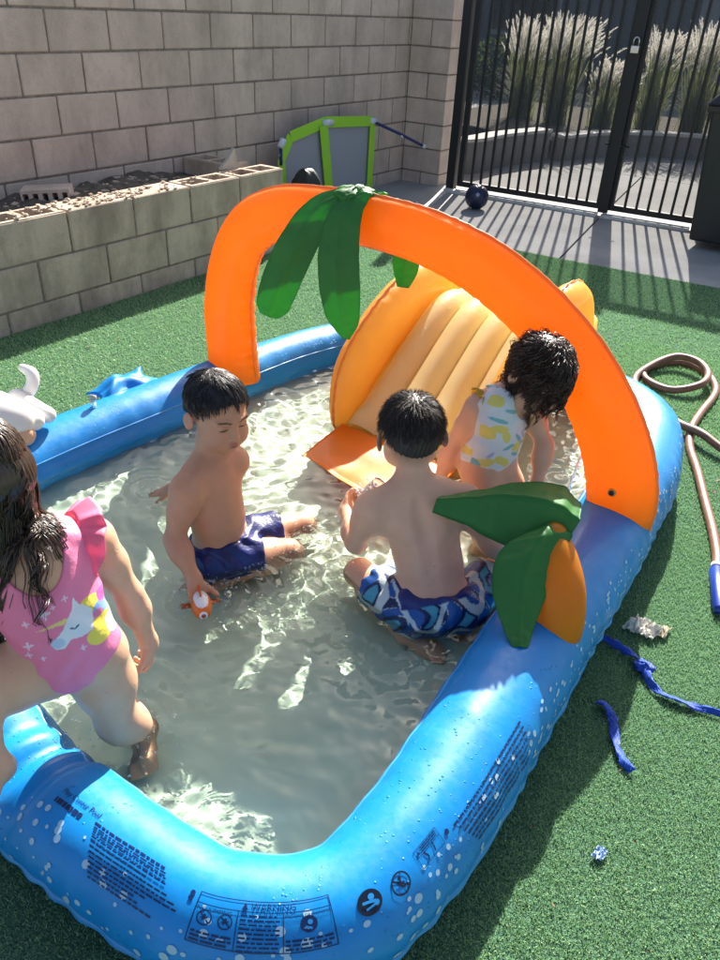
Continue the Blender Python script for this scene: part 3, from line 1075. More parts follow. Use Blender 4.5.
# crown tied over the top of the arch
_c = Vector((-1.307, 1.911, .952))
leaf('leaf', [_c + Vector((.03, -.02, .01)), (-1.367, 1.836, 0.920), (-1.427, 1.796, 0.810), (-1.482, 1.781, 0.690), (-1.522, 1.781, 0.595), (-1.542, 1.783, 0.555)],
     [.022, .050, .060, .062, .056, .030], [(.8, -.3, -.3)] * 2 + [(.9, .25, -.25)] * 2 + [(.93, .25, -.2)] * 2, arch, .05, .0008, seed=1)
leaf('leaf', [_c + Vector((.05, -.03, .012)), (-1.282, 1.826, 0.910), (-1.282, 1.796, 0.810), (-1.267, 1.786, 0.700), (-1.252, 1.786, 0.610), (-1.239, 1.789, 0.555)],
     [.022, .050, .062, .064, .050, .012], [(1, .2, 0)] * 2 + [(.96, .28, .03)] * 4, arch, .05, .0008, seed=2)
leaf('leaf', [_c + Vector((.06, .02, .005)), (-1.207, 1.981, 0.910), (-1.187, 2.011, 0.810), (-1.182, 2.011, 0.730), (-1.182, 2.006, 0.675)],
     [.02, .04, .045, .04, .02], [(1, .3, 0)] * 5, arch, .25, seed=3, m=M_LEAF)
leaf('leaf', [_c + Vector((-.02, .03, .01)), (-1.387, 1.991, 0.920), (-1.437, 2.031, 0.840), (-1.467, 2.041, 0.760)],
     [.02, .045, .05, .015], [(.9, -.3, 0)] * 4, arch, .25, seed=4)
# crumpled knot where the leaves are gathered
_kn = []
for i in range(26):
    for j in range(14):
        a = 2 * math.pi * i / 26; b = math.pi * j / 13
        p = Vector((math.sin(b) * math.cos(a) * .056, math.sin(b) * math.sin(a) * .06, math.cos(b) * .022))
        r = 1 + .28 * mnoise.noise(p * 38) + .16 * math.sin(a * 7 + 3 * b)
        _kn.append(_c + Vector((.0, -.005, -.006)) + p * r)
put('leaf_knot', mesh_from(_kn, grid_faces(26, 14, True, False), 'leaf_knot'), M_LEAF, arch)

# small palm on the near rim: stubby orange trunk and two drooping leaves
TR = catmull([(-.335, 1.375, .13, .060), (-.338, 1.38, .21, .070), (-.352, 1.40, .29, .066), (-.375, 1.43, .35, .050), (-.40, 1.455, .395, .030)], 8)
trunk = tube_obj('palm_trunk', [p[:3] for p in TR], [p[3] for p in TR], M_ORANGE, pool, 28, True)
_tc = Vector((-.395, 1.475, .425))
leaf('leaf', [_tc + Vector((.03, .025, -.004)), (-.43, 1.49, .447), (-.53, 1.455, .445), (-.59, 1.42, .435), (-.672, 1.375, .42)],
     [.085, .105, .09, .058, .026], [(.05, -.75, -.35)] * 5, trunk, .62, .002, seed=6, face=Vector((0, 0, 1)))
leaf('leaf', [_tc + Vector((-.02, .0, -.015)), (-.412, 1.42, .415), (-.42, 1.36, .38), (-.405, 1.305, .325), (-.378, 1.255, .275), (-.355, 1.22, .25)],
     [.03, .062, .070, .062, .036, .018], [(.85, .5, .1)] * 2 + [(.85, .5, .05)] * 4, trunk, .25, .002, seed=8)

# ------------------------------------------------------------------ slide


def bolster(x, dx, extra=0):
    pth = catmull([(x, 2.03, .09, .05), (x, 2.035, .2, .075), (x - dx * .2, 2.09, .31, .09), (x - dx * .4, 2.23, .405, .095), (x - dx * .6, 2.4, .475, .095),
                   (x - dx * .8, 2.57, .5 + extra, .092), (x - dx, 2.73, .465 + extra, .088), (x - dx, 2.83, .36, .08), (x - dx, 2.86, .25, .07)], 10)
    P = [Vector(p[:3]) for p in pth]
    v = []
    n = 28
    for i, p in enumerate(P):
        t = (P[min(i + 1, len(P) - 1)] - P[max(i - 1, 0)]).normalized()
        b = Vector((1, 0, 0)); b = (b - t * b.dot(t)).normalized(); nn = b.cross(t)
        if nn.dot(Vector((0, -.5, 1))) < 0: nn = -nn
        for k in range(n):
            a = 2 * math.pi * k / n
            r = pth[i][3]
            w = .0025 * math.sin(i * 2.1 + math.sin(i)) * max(0, math.cos(a)) ** 3
            v.append(p + nn * ((r + w) * math.cos(a) * (.95 if math.cos(a) > 0 else 1.75)) + b * (r * .62 * math.sin(a)))
    m = len(P)
    return mesh_from(v, grid_faces(m, n, False, True) + [tuple(range(n)), tuple(reversed(range((m - 1) * n, m * n)))], 'bolster'), pth


BED = catmull([(1.99, .135), (2.08, .165), (2.2, .22), (2.35, .305), (2.5, .385), (2.6, .42), (2.69, .415), (2.77, .37), (2.82, .28), (2.84, .16)], 8)
_sx0, _sx1 = -1.365, -.875
_nrib = 4
_pts = []
_nx = 81
for i, (yy, zz) in enumerate(BED):
    t = (BED[min(i + 1, len(BED) - 1)] - BED[max(i - 1, 0)]); t /= np.linalg.norm(t)
    ny, nz = -t[1], t[0]
    end = min(1, (i + 1) / 5, (len(BED) - i) / 6)
    for k in range(_nx):
        u = k / (_nx - 1)
        ph = (u * _nrib) % 1 if k < _nx - 1 else 0
        h = .052 * (abs(math.sin(math.pi * u * _nrib)) ** .62) * (.25 + .75 * end)
        h += .0016 * math.sin(i * 1.7 + k * .3) * (1 - end)
        x = _sx0 + (_sx1 - _sx0) * u - .03 * (yy - 2) / .8
        _pts.append((x, yy + ny * h, zz + nz * h))
slide_bed = put('slide_bed', mesh_from(_pts, grid_faces(len(BED), _nx), 'slide_bed'), M_YEL, pool)
for x, dx, ex, nm in ((-1.405, .03, 0, 'slide_bolster'), (-.835, .02, .03, 'slide_bolster')):
    me, pth = bolster(x, dx, ex)
    bo = put(nm, me, M_YOR, pool)
    rows = []
    P = [Vector(p[:3]) for p in pth]
    for i, p in enumerate(P):
        t = (P[min(i + 1, len(P) - 1)] - P[max(i - 1, 0)]).normalized()
        b = Vector((1, 0, 0)); nn = b.cross(t)
        if nn.dot(Vector((0, -.5, 1))) < 0: nn = -nn
        h = .007 + .0025 * math.sin(i * 2.3 + math.sin(i))
        for w_, l_ in ((-.004, -.004), (-.001, h), (.001, h), (.004, -.004)):
            rows.append(p + nn * (pth[i][3] * .95 + l_) + b * w_)
    put('slide_seam', mesh_from(rows, grid_faces(len(P), 4), 'slide_seam'), M_ORSEAM, bo)
# gusset panels closing the gap between each bolster and the bed
for _e, _bx in ((_sx0, -1.405), (_sx1, -.835)):
    _, _pth = bolster(_bx, .03, 0)
    _py = np.array([p[1] for p in _pth]); _pz = np.array([p[2] for p in _pth])
    _up_to = int(np.argmax(_pz)) + 12
    rows = []
    for yy, zz in BED[:52]:
        zb = float(np.interp(yy, np.maximum.accumulate(_py[:_up_to]), _pz[:_up_to]))
        x0 = _e - .03 * (yy - 2) / .8
        x1 = _bx - .03 * min(1, max(0, (yy - 2.03) / .7))
        for t in np.linspace(0, 1, 7):
            rows.append((x0 + (x1 - x0) * t, yy + .012, zz - .01 + (max(zb, zz) - zz) * t ** 1.5 + .004 * math.sin(yy * 40 + t * 3)))
    put('gusset', mesh_from(rows, grid_faces(52, 7), 'gusset'), M_YOR, pool)
# slide base under the bed, so that it stands on the pool floor
_b = MB()
_prof = [(yy + .005, zz - .012) for yy, zz in BED] + [(2.84, .02), (2.0, .02)]
for x in (_sx0 + .01, _sx1 - .02):
    _b.v += [(x, a, c) for a, c in _prof]
_n = len(_prof)
_b.f = [tuple(range(_n)), tuple(reversed(range(_n, 2 * _n)))] + [(i, i + _n, (i + 1) % _n + _n, (i + 1) % _n) for i in range(_n)]
_b.build('slide_base', M_YOR, pool)

# flat landing mat floating in front of the slide
_mat_pts = []
_nu, _nw = 30, 16
_corner = [Vector((-1.38, 1.99, .135)), Vector((-.90, 1.96, .135)), Vector((-.92, 1.62, .131)), Vector((-1.36, 1.735, .131))]
for side in (1, -1):
    for i in range(_nu + 1):
        for j in range(_nw + 1):
            u, w = i / _nu, j / _nw
            p = (_corner[0] * (1 - u) + _corner[1] * u) * (1 - w) + (_corner[3] * (1 - u) + _corner[2] * u) * w
            e = min(u, 1 - u, w, 1 - w)
            t = .0012 + .004 * min(1, e * 9)
            z = p.z + .003 * math.sin(u * 17 + w * 5) * w + .003 * mnoise.noise((u * 5, w * 4, 1))
            _mat_pts.append((p.x, p.y, z + side * t))
_fs = grid_faces(_nu + 1, _nw + 1)
_o2 = (_nu + 1) * (_nw + 1)
_ff = [tuple(reversed(q)) for q in _fs] + [tuple(i + _o2 for i in q) for q in _fs]
_ed = [j for j in range(_nw + 1)] + [i * (_nw + 1) + _nw for i in range(1, _nu + 1)] + [_nu * (_nw + 1) + j for j in range(_nw - 1, -1, -1)] + [i * (_nw + 1) for i in range(_nu - 1, 0, -1)]
_ff += [(_ed[a], _ed[(a + 1) % len(_ed)], _ed[(a + 1) % len(_ed)] + _o2, _ed[a] + _o2) for a in range(len(_ed))]
put('landing_mat', mesh_from(_mat_pts, _ff, 'landing_mat'), vinyl('mat_vinyl', (.95, .27, .008), .45, .4, (1, .33, .006), coat=.1), pool)
# ------------------------------------------------------------------ turf fibres (after the pool, they keep clear of it)
grass = put('grass', blades(), M_BLADE)
tag(grass, 'short green fibres of the artificial turf', 'grass', kind='stuff')


# ------------------------------------------------------------------ printing on the ring
def ring_patch(polys, name, m, off=.0011):
    """polys: list of polygons in (s, theta) with arc-length/angle coordinates; finely draped on the ring"""
    v, f = [], []
    for poly in polys:
        o = len(v)
        v += [ring_at(s, th, off) for s, th in poly]
        f.append(tuple(range(o, o + len(poly))))
    return put(name, mesh_from(v, f, name), m, ring)


HH = .102


def st_rect(s0, s1, t0, t1, n=None):
    n = n or max(1, int(abs(s1 - s0) / .012))
    k = max(1, int(abs(t1 - t0) / .1))
    out = []
    for i in range(n):
        for j in range(k):
            a, b = s0 + (s1 - s0) * i / n, s0 + (s1 - s0) * (i + 1) / n
            c, d = t0 + (t1 - t0) * j / k, t0 + (t1 - t0) * (j + 1) / k
            out.append([(a, c), (b, c), (b, d), (a, d)])
    return out


def st_frame(s0, s1, t0, t1, w=.0014):
    wt = w / HH
    return st_rect(s0, s1, t1 - wt, t1) + st_rect(s0, s1, t0, t0 + wt) + st_rect(s0, s0 + w, t0 + wt, t1 - wt, 1) + st_rect(s1 - w, s1, t0 + wt, t1 - wt, 1)


def st_disc(s, t, r, n=18):
    return [[(s + r * math.cos(a), t + r * math.sin(a) / HH) for a in [2 * math.pi * k / n for k in range(n)]]]


def st_ringd(s, t, r, w, n=24):
    out = []
    for k in range(n):
        a, b = 2 * math.pi * k / n, 2 * math.pi * (k + 1) / n
        out.append([(s + q * math.cos(c), t + q * math.sin(c) / HH) for q, c in ((r - w, a), (r, a), (r, b), (r - w, b))])
    return out


def st_stroke(pts, w):
    out = []
    for (a, b), (c, d) in zip(pts[:-1], pts[1:]):
        dx, dy = c - a, (d - b) * HH
        L = math.hypot(dx, dy); nx, ny = -dy / L * w / 2, dx / L * w / 2
        out.append([(a + nx, b + ny / HH), (c + nx, d + ny / HH), (c - nx, d - ny / HH), (a - nx, b - ny / HH)])
    return out


def ring_text(txt, size, s, th, name, m, slant=0.0):
    cu = bpy.data.curves.new(name, 'FONT'); cu.body = txt; cu.size = size; cu.resolution_u = 2
    tmp = bpy.data.objects.new(name, cu); COL.objects.link(tmp)
    dg = bpy.context.evaluated_depsgraph_get()
    me = bpy.data.meshes.new_from_object(tmp.evaluated_get(dg))
    bpy.data.objects.remove(tmp)
    for v in me.vertices:
        x, y = v.co.x, v.co.y
        v.co = ring_at(s + x, th + (y + x * slant) / HH, .0012)
    me.materials.clear()
    me.update()
    return put(name, me, m, ring)


def st_words(s0, s1, t, h, rs, gap=.0035):
    """a line of print too small to read: word-length dashes"""
    out = []; s = s0
    while s < s1 - .004:
        w = rs.uniform(.004, .016); e = min(s + w, s1)
        out += st_rect(s, e, t - h / 2 / HH, t + h / 2 / HH, 1)
        s = e + gap
    return out


_rs = random.Random(12)
# warning panel
WS0, WS1, WT0, WT1 = 6.556, 6.748, .70, 1.38
_warn = st_frame(WS0, WS1, WT0, WT1) + st_rect(WS0, WS1, WT1 - .155, WT1 - .143)
for q in (.32, .655):
    _s = WS0 + (WS1 - WS0) * q
    _warn += st_rect(_s - .0006, _s + .0006, WT0, WT1 - .155, 1)
_w3 = WS1 - WS0
for k in range(9): _warn += st_words(WS0 + _w3 * .34, WS0 + _w3 * .63, WT1 - .2 - k * .058, .0024, _rs, .002)
for k in range(3): _warn += st_words(WS0 + .004, WS0 + _w3 * .3, WT0 + .05 + k * .055, .003, _rs, .002)
for k in range(3): _warn += st_words(WS0 + _w3 * .67, WS1 - .004, WT0 + .05 + k * .055, .003, _rs, .002)
for q in (.085, .235):
    _s = WS0 + _w3 * q; _tt = WT0 + .36
    _warn += st_ringd(_s, _tt, .0105, .0018)
    _warn += st_stroke([(_s - .007, _tt + .058), (_s + .007, _tt - .058)], .002)
    _warn += st_disc(_s, _tt + .03, .0022, 8) + st_stroke([(_s, _tt + .02), (_s - .002, _tt - .04)], .0028) + st_stroke([(_s - .005, _tt - .01), (_s + .005, _tt + .012)], .0018)
_s = WS0 + _w3 * .83
_warn += st_disc(_s, WT0 + .36, .0115)
ring_patch(_warn, 'warning_print', M_PRINT)
ring_patch(st_disc(_s + .002, WT0 + .385, .0035, 10) + st_stroke([(_s - .005, WT0 + .33), (_s + .004, WT0 + .3)], .003), 'pictogram_print', M_BLUE2, .0017)
ring_text('WARNING', .0135, WS0 + _w3 * .41, WT1 - .122, 'warning_title', M_PRINT)
ring_patch([[(WS0 + _w3 * .34, WT1 - .125), (WS0 + _w3 * .39, WT1 - .125), (WS0 + _w3 * .365, WT1 - .03)]], 'warning_triangle', M_PRINT)
ring_text('NO JUMPING', .0085, WS0 + .003, WT1 - .235, 'warning_text', M_PRINT)
ring_text('PREVENT DROWNING', .0062, WS0 + _w3 * .665, WT1 - .225, 'warning_text', M_PRINT)
ring_patch(st_disc(WS0 - .011, WT1 - .06, .004) + st_disc(WS0 - .011, WT1 - .135, .004), 'mark_print', M_PRINT)
# round pictograms to the right of the panel
def pict(s, t, parts, w=.003):
    out = []
    for kind, *a in parts:
        if kind == 'd': out += st_disc(s + a[0], t + a[1] / HH, a[2], 12)
        else: out += st_stroke([(s + x, t + y / HH) for x, y in a[0]], a[1])
    return out


_p = st_disc(6.796, 1.03, .0175, 26)
_q = st_ringd(6.846, .95, .0165, .0025, 30) + st_stroke([(6.835, .95 + .011 / HH), (6.857, .95 - .011 / HH)], .0028)
_q += pict(6.846, .95, [('d', .001, .007, .003), ('s', [(.001, .004), (-.003, -.002), (.004, -.008)], .003), ('s', [(-.007, .002), (.006, -.001)], .002)])
ring_patch(_p + _q, 'pictogram_print', M_BLACK)
ring_patch(pict(6.796, 1.03, [('d', .004, .006, .0045), ('s', [(-.010, .003), (-.001, .001), (.008, -.002)], .004), ('s', [(-.008, -.007), (.004, -.006)], .003), ('d', .008, -.005, .004)]), 'pictogram_print', M_BLUE2, .0017)
# small ruled box
_b = st_frame(6.888, 6.948, .84, 1.12, .0009) + st_rect(6.888, 6.948, 1.0, 1.007)
for k in range(3): _b += st_words(6.902, 6.944, 1.09 - k * .03, .0018, _rs, .0015)
_b += pict(6.905, .91, [('s', [(0, .006), (.004, .001), (0, -.005)], .0035), ('d', 0, .008, .0022), ('s', [(.022, .006), (.020, -.003)], .003), ('d', .022, .009, .0022)])
_b += [[(6.891, 1.03), (6.899, 1.03), (6.895, 1.09)]]
ring_patch(_b, 'pictogram_print', M_PRINT)
# several ruled rows of small text on the right side
_b = []
for k in range(7):
    _b += st_words(6.978 + k * .006, 7.193 + .055 - k * .004, .90 - k * .095, .0036, _rs, .0022)
_b += st_disc(6.962, .93, .0045, 12)
ring_patch(_b, 'small_print', M_PRINT)
# title and text block on the near left
ring_text('Play Center Pool', .0145, 6.225, 1.50, 'title_print', M_PRINT)
ring_patch(st_words(6.225, 6.298, 1.37, .009, _rs, .002), 'small_print', M_PRINT)
_b = []
for k in range(12):
    _b += st_words(6.325 + k * .004, 6.325 + (.16 if k in (1, 2, 5) else _rs.uniform(.08, .175)) + k * .005, 1.43 - k * .062, .0028, _rs, .0022)
ring_patch(_b, 'small_print', M_PRINT)
# white dots along the outside
_dots = []
for i in range(440):
    s = _rs.uniform(0, RLEN) if i < 330 else _rs.uniform(6.0, 7.1)
    x_, y_ = RC[min(int(np.searchsorted(RS, s)), NR - 1)][:2]
    if x_ < -1.5 and y_ > .6: continue
    t = _rs.uniform(-.15, .9) if not (6.05 < s < 6.75) else _rs.uniform(-.1, 1.2)
    if s < 1.6: t = _rs.uniform(-.15, .62)
    r = _rs.choice((.0026, .0036, .0048, .006, .0072)) * (1 if s > 5.9 or s < .1 else .62)
    if s < 1.6 and _rs.random() < .5:
        _dots += [[(s + r * 1.6 * math.cos(a) + .5 * r * math.sin(a), t + r * math.sin(a) / HH) for a in [2 * math.pi * k / 14 for k in range(14)]]]
    else: _dots += st_disc(s, t, r, 14)
for i in range(210):
    s = _rs.uniform(0, 2.0); t = _rs.uniform(-.1, .72); r = _rs.uniform(.0018, .0038)
    _dots += [[(s + r * 1.9 * math.cos(a), t + r * math.sin(a) / HH) for a in [2 * math.pi * k / 12 for k in range(12)]]]
ring_patch(_dots, 'dot_print', M_DOT, .0009)['kind'] = 'stuff'
# recycling mark on the far inner wall, in front of the girl
_s0 = ring_s_near(-.46, 2.58)
_b = []
for k in range(3):
    a0 = math.pi / 2 + k * 2.0944
    pts = [(_s0 + .02 * math.cos(a), 2.35 + .02 * math.sin(a) / HH) for a in (a0 + .3, a0 + .9, a0 + 1.6)]
    _b += st_stroke(pts, .007)
ring_patch(_b, 'recycling_print', mat('white_print', (.7, .8, .85), .4), .0015)

# far side: deflated blue flap and a clear valve on the ring
_fl = []
for i in range(20):
    for j in range(12):
        u, w = i / 19, j / 11
        base = Vector((-2.115 + .1 * w, 1.47 + .24 * u, .215))
        h = .03 * math.sin(math.pi * u) * math.sin(math.pi * w) + .05 * abs(math.sin(u * 5.0)) * (1 - w) ** 2 * .5
        _fl.append(base + Vector((.012 * math.sin(u * 9), .02 * math.sin(w * 4 + u * 3), h + .012 * mnoise.noise((u * 4, w * 4, 7)))))
put('flap', mesh_from(_fl, grid_faces(20, 12), 'flap'), M_BLUE, ring).modifiers.new('thick', 'SOLIDIFY').thickness = .006
_vs = ring_s_near(-1.985, 1.39)
_a = ring_at(_vs, 1.62); _v, _f = tube_arrays([_a - Vector((0, 0, .004)), _a + Vector((-.004, .004, .03))], [.011, .009], 14); put('valve', mesh_from(_v, _f, 'valve'), M_CLEARP, ring)
_v, _f = tube_arrays([_a + Vector((-.004, .004, .026)), _a + Vector((-.006, .012, .04))], [.012, .010], 14); put('valve_cap', mesh_from(_v, _f, 'valve_cap'), mat('grey_cap', (.35, .36, .36), .4), ring)

# sprinkler jet: thin arc of water falling from the arch
M_JET = mat('spray_water', (.95, .97, 1), .05, .5, Transmission_Weight=1., IOR=1.33)
_j0 = Vector((-.490, 1.93, .395)); _j1 = Vector((-.540, 1.985, .125))
_jp = []
for k in range(26):
    u = k / 25
    p = _j0.lerp(_j1, u); p.z = _j0.z + .03 * u * (1 - u) * 4 * .3 + (_j1.z - _j0.z) * u ** 1.6
    _jp.append(p + Vector((mnoise.noise((u * 9, 0, 0)), mnoise.noise((u * 9, 5, 0)), 0)) * .003)
_mb = MB(); _mb.tube(_jp, [.0036 + .0012 * math.sin(k * 1.9) + .0012 * k / 25 for k in range(26)], 7)
for k in range(60):
    u = R.random(); c = Vector(_jp[int(u * 25)]) + Vector((R.gauss(0, .006 + .02 * u), R.gauss(0, .006 + .02 * u), R.gauss(0, .008)))
    r = R.uniform(.001, .0032)
    _mb.add([c + Vector(d) * r for d in ((1, 0, 0), (0, 1, 0), (-1, 0, 0), (0, -1, 0), (0, 0, 1.3), (0, 0, -1.3))], [(0, 1, 4), (1, 2, 4), (2, 3, 4), (3, 0, 4), (1, 0, 5), (2, 1, 5), (3, 2, 5), (0, 3, 5)])
M_SPRAY = mat('aerated_spray', (.86, .88, .9), .2, .5, Transmission_Weight=.45, IOR=1.33)
jet = _mb.build('water_jet', M_SPRAY, None, True)
tag(jet, 'thin arc of sprayed water falling from the arch beside the curly haired girl', 'water jet')
# droplets and foam thrown up where limbs break the surface
_mb = MB()
OCTA = ((1, 0, 0), (0, 1, 0), (-1, 0, 0), (0, -1, 0), (0, 0, 1), (0, 0, -1)); OCF = [(0, 1, 4), (1, 2, 4), (2, 3, 4), (3, 0, 4), (1, 0, 5), (2, 1, 5), (3, 2, 5), (0, 3, 5)]
for cx_, cy_, n_, sp_, hz_ in ((-1.13, 1.02, 190, .05, .03), (-1.10, 1.33, 260, .08, .018), (-1.12, 1.22, 120, .06, .01), (-.54, 1.985, 160, .03, .03), (-1.59, 1.28, 50, .05, .02), (-.62, 2.05, 90, .07, .02), (-1.02, .52, 150, .09, .02), (-.93, .66, 60, .06, .02), (-.97, 1.48, 60, .04, .05), (-.86, 1.25, 60, .07, .01)):
    for k in range(n_):
        c = Vector((cx_ + R.gauss(0, sp_), cy_ + R.gauss(0, sp_), WATER_Z + .002 + abs(R.gauss(0, hz_)) * .5)); r = R.choice((.0014, .002, .0028, .0036))
        _mb.add([c + Vector(d) * r for d in OCTA], OCF)
spl = _mb.build('splash_drops', M_JET, None, True)
tag(spl, 'fine droplets splashing around the children', 'droplets', kind='stuff')

# ------------------------------------------------------------------ things on the turf
M_HOSE = mat('brown_hose', (.20, .105, .075), .5); _g = N(M_HOSE)
_g.base(_g.ramp(_g.noise(_g.coord(), 30, 4), [(.3, (.15, .065, .04)), (.7, (.24, .115, .075))]))
M_HOSEB = mat('blue_plastic', (.01, .04, .33), .35)
hose = thing('garden_hose', 'brown garden hose looped on the turf with a blue nozzle', 'hose', (-.4, 3.2, 0))
_hp = [(.9, 2.4, .02), (.3, 2.62, .025), (-.0, 2.76, .03), (-.23, 2.885, .04), (-.335, 2.95, .05), (-.45, 3.03, .03), (-.62, 3.19, .02), (-.72, 3.36, .02), (-.70, 3.52, .04), (-.63, 3.66, .06), (-.53, 3.66, .065), (-.455, 3.56, .06), (-.455, 3.43, .05), (-.55, 3.335, .03),
       (-.67, 3.39, .02), (-.715, 3.50, .02), (-.66, 3.66, .02), (-.57, 3.715, .02), (-.47, 3.65, .02), (-.405, 3.53, .02), (-.385, 3.40, .02), (-.39, 3.20, .02), (-.385, 3.03, .02), (-.35, 2.87, .017), (-.28, 2.70, .017), (-.205, 2.50, .017), (-.14, 2.33, .017), (-.095, 2.19, .017), (-.085, 2.13, .017)]
_hc = catmull(_hp, 8)
tube_obj('tube', _hc, .0165, M_HOSE, hose, 10)
_n0 = Vector((-.087, 2.14, .02)); _n1 = Vector((-.03, 1.93, .02))
_d = (_n1 - _n0)
tube_obj('nozzle', [_n0 + _d * u for u in (0, .08, .1, .5, .9, .95, 1)], [.016, .016, .021, .021, .021, .017, .017], M_HOSEB, hose, 14)
tube_obj('collar', [_n0 - _d * .04, _n0 + _d * .05], [.0155, .0175], mat('pale_collar', (.7, .74, .8), .4), hose, 14)

M_RIB = mat('blue_ribbon', (.012, .075, .5), .5); _g = N(M_RIB)
_wv = _g.n('ShaderNodeTexWave'); _wv.inputs['Scale'].default_value = 120; _wv.inputs['Distortion'].default_value = 3
_g.l(_g.coord(), _wv.inputs[0]); _g.normal(_g.bump(_wv.outputs[0], .5, .003))


def ribbon(name, pts, w, label, twist, knot=None):
    C = catmull(pts, 12)
    v = []
    k = 9
    fr = frames([tuple(p) for p in C])
    for i, (p, t, n, b) in enumerate(fr):
        side = t.cross(Vector((0, 0, 1))).normalized(); upv = side.cross(t)
        a = twist * math.sin(i * .16) + .35 * mnoise.noise((i * .12, 3, 0))
        wid = w * (1 + .35 * mnoise.noise((i * .2, 9, 0)))
        fold = .35 + .3 * math.sin(i * .23)
        for j in range(k):
            u = -1 + 2 * j / (k - 1)
            d = side * math.cos(a) + upv * math.sin(a); nn = upv * math.cos(a) - side * math.sin(a)
            q = p + d * (u * wid) + nn * (fold * wid * (1 - u * u) * .9 + .0015 * math.sin(j * 2.2 + i * .9))
            q.z = max(q.z, .012)
            v.append(q)
    me = mesh_from(v, grid_faces(len(fr), k), name)
    root = thing(name, label, 'ribbon', (pts[0][0], pts[0][1], 0))
    o = put('strip', me, M_RIB, root); md = o.modifiers.new('thick', 'SOLIDIFY'); md.thickness = .003
    if knot:
        kv = []
        for i in range(24):
            for j in range(14):
                a = 2 * math.pi * i / 24; b_ = math.pi * j / 13
                p = Vector((math.sin(b_) * math.cos(a) * .024, math.sin(b_) * math.sin(a) * .018, math.cos(b_) * .013))
                kv.append(Vector(knot) + p * (1 + .35 * mnoise.noise(p * 90) + .2 * math.sin(a * 4 + b_ * 5)))
        put('knot', mesh_from(kv, grid_faces(24, 14, True), 'knot'), M_RIB, root)
    return root


ribbon('ribbon', [(-.36, 1.645, .02), (-.30, 1.64, .018), (-.24, 1.628, .016), (-.19, 1.615, .018), (-.16, 1.60, .022), (-.13, 1.572, .02), (-.105, 1.54, .016), (-.06, 1.525, .014), (-.01, 1.533, .014), (.06, 1.552, .014), (.2, 1.60, .014)], .010,
       'long knotted blue ribbon running from under the pool across the turf', 1.0, (-.142, 1.585, .022))
ribbon('ribbon', [(-.195, 1.405, .016), (-.172, 1.398, .02), (-.152, 1.38, .016), (-.135, 1.345, .014), (-.115, 1.305, .014), (-.09, 1.275, .014), (-.066, 1.258, .014)], .0105,
       'short loose blue ribbon end half in the shadow of the pool', .7)

M_TISSUE = mat('crumpled_film', (.78, .76, .70), .4); translucent(M_TISSUE, (.85, .83, .78), .3)


def crumple(name, c, sx, sy, sz, label, cat, m, seed, n=26):
    v = []
    for i in range(n):
        for j in range(n):
            u, w = i / (n - 1) - .5, j / (n - 1) - .5
            q = Vector((u * 5, w * 5, seed))
            z = abs(mnoise.noise(q * 1.2)) * sz * 1.6 + abs(mnoise.noise(q * 3)) * sz * .7
            edge = 1 - .35 * abs(mnoise.noise((u * 3, w * 3, seed + 5)))
            v.append((c[0] + u * sx * edge + .2 * sx * w, c[1] + w * sy * edge + .01 * mnoise.noise(q * 2), c[2] + z))
    o = put(name, mesh_from(v, grid_faces(n, n), name, False), m)
    o.modifiers.new('thick', 'SOLIDIFY').thickness = .0015
    return tag(o, label, cat)


crumple('wrapper', (-.185, 1.735, .012), .085, .07, .02, 'crumpled clear plastic wrapper beside the blue ribbon', 'wrapper', M_TISSUE, 2)
crumple('paper_scrap', (-.135, 1.755, .012), .022, .055, .012, 'folded cream paper scrap lying right of the plastic wrapper', 'paper', mat('cream_paper', (.66, .6, .48), .8), 5, 12)
crumple('paper_scrap', (-.058, 1.03, .012), .022, .03, .008, 'tiny blue and white paper scrap alone on the near turf', 'paper', mat('blue_scrap', (.35, .48, .75), .6), 9, 12)

# ------------------------------------------------------------------ ball, bin, goal, bag
M_BALL = mat('navy_ball', (.012, .018, .06), .35)
ball = thing('ball', 'dark navy ball on the concrete by the gate', 'ball', (-2.88, 5.98, 0))
_bv = []
_nb, _nc = 64, 33
for i in range(_nb):
    for j in range(_nc):
        a = 2 * math.pi * i / _nb; b_ = math.pi * j / (_nc - 1)
        groove = max(math.exp(-((((a * 6 / (2 * math.pi)) % 1) - .5) * 16) ** 2), math.exp(-((b_ - math.pi / 2) * 16) ** 2))
        r = .097 * (1 - .03 * groove)
        p = Vector((math.sin(b_) * math.cos(a), math.sin(b_) * math.sin(a), math.cos(b_))) * r
        p.rotate(Matrix.Rotation(.6, 3, 'X')); p.rotate(Matrix.Rotation(.5, 3, 'Y'))
        _bv.append(p + Vector((-2.88, 5.98, .101)))
put('shell', mesh_from(_bv, grid_faces(_nb, _nc, True, False), 'shell'), M_BALL, ball)
_d = Vector((.45, -.8, .35)).normalized(); _v, _f = disc(Vector((-2.88, 5.98, .101)) + _d * .094, _d, .016, .004, 12); put('valve', mesh_from(_v, _f, 'valve'), mat('ball_valve', (.3, .32, .4), .4), ball)

M_BIN = mat('bin_plastic', (.012, .014, .019), .45)
wb = thing('wheelie_bin', 'tall black wheelie bin standing in front of the gate', 'bin', (-.95, 6.22, 0))


def frustum(c, b, t, z0, z1, bev=.02):
    mb = MB()
    v = [(c[0] + sx * d[0] / 2, c[1] + sy * d[1] / 2, z) for d, z in ((b, z0), (t, z1)) for sx, sy in ((-1, -1), (1, -1), (1, 1), (-1, 1))]
    mb.add(v, [(3, 2, 1, 0), (4, 5, 6, 7), (0, 1, 5, 4), (1, 2, 6, 5), (2, 3, 7, 6), (3, 0, 4, 7)])
    return mb


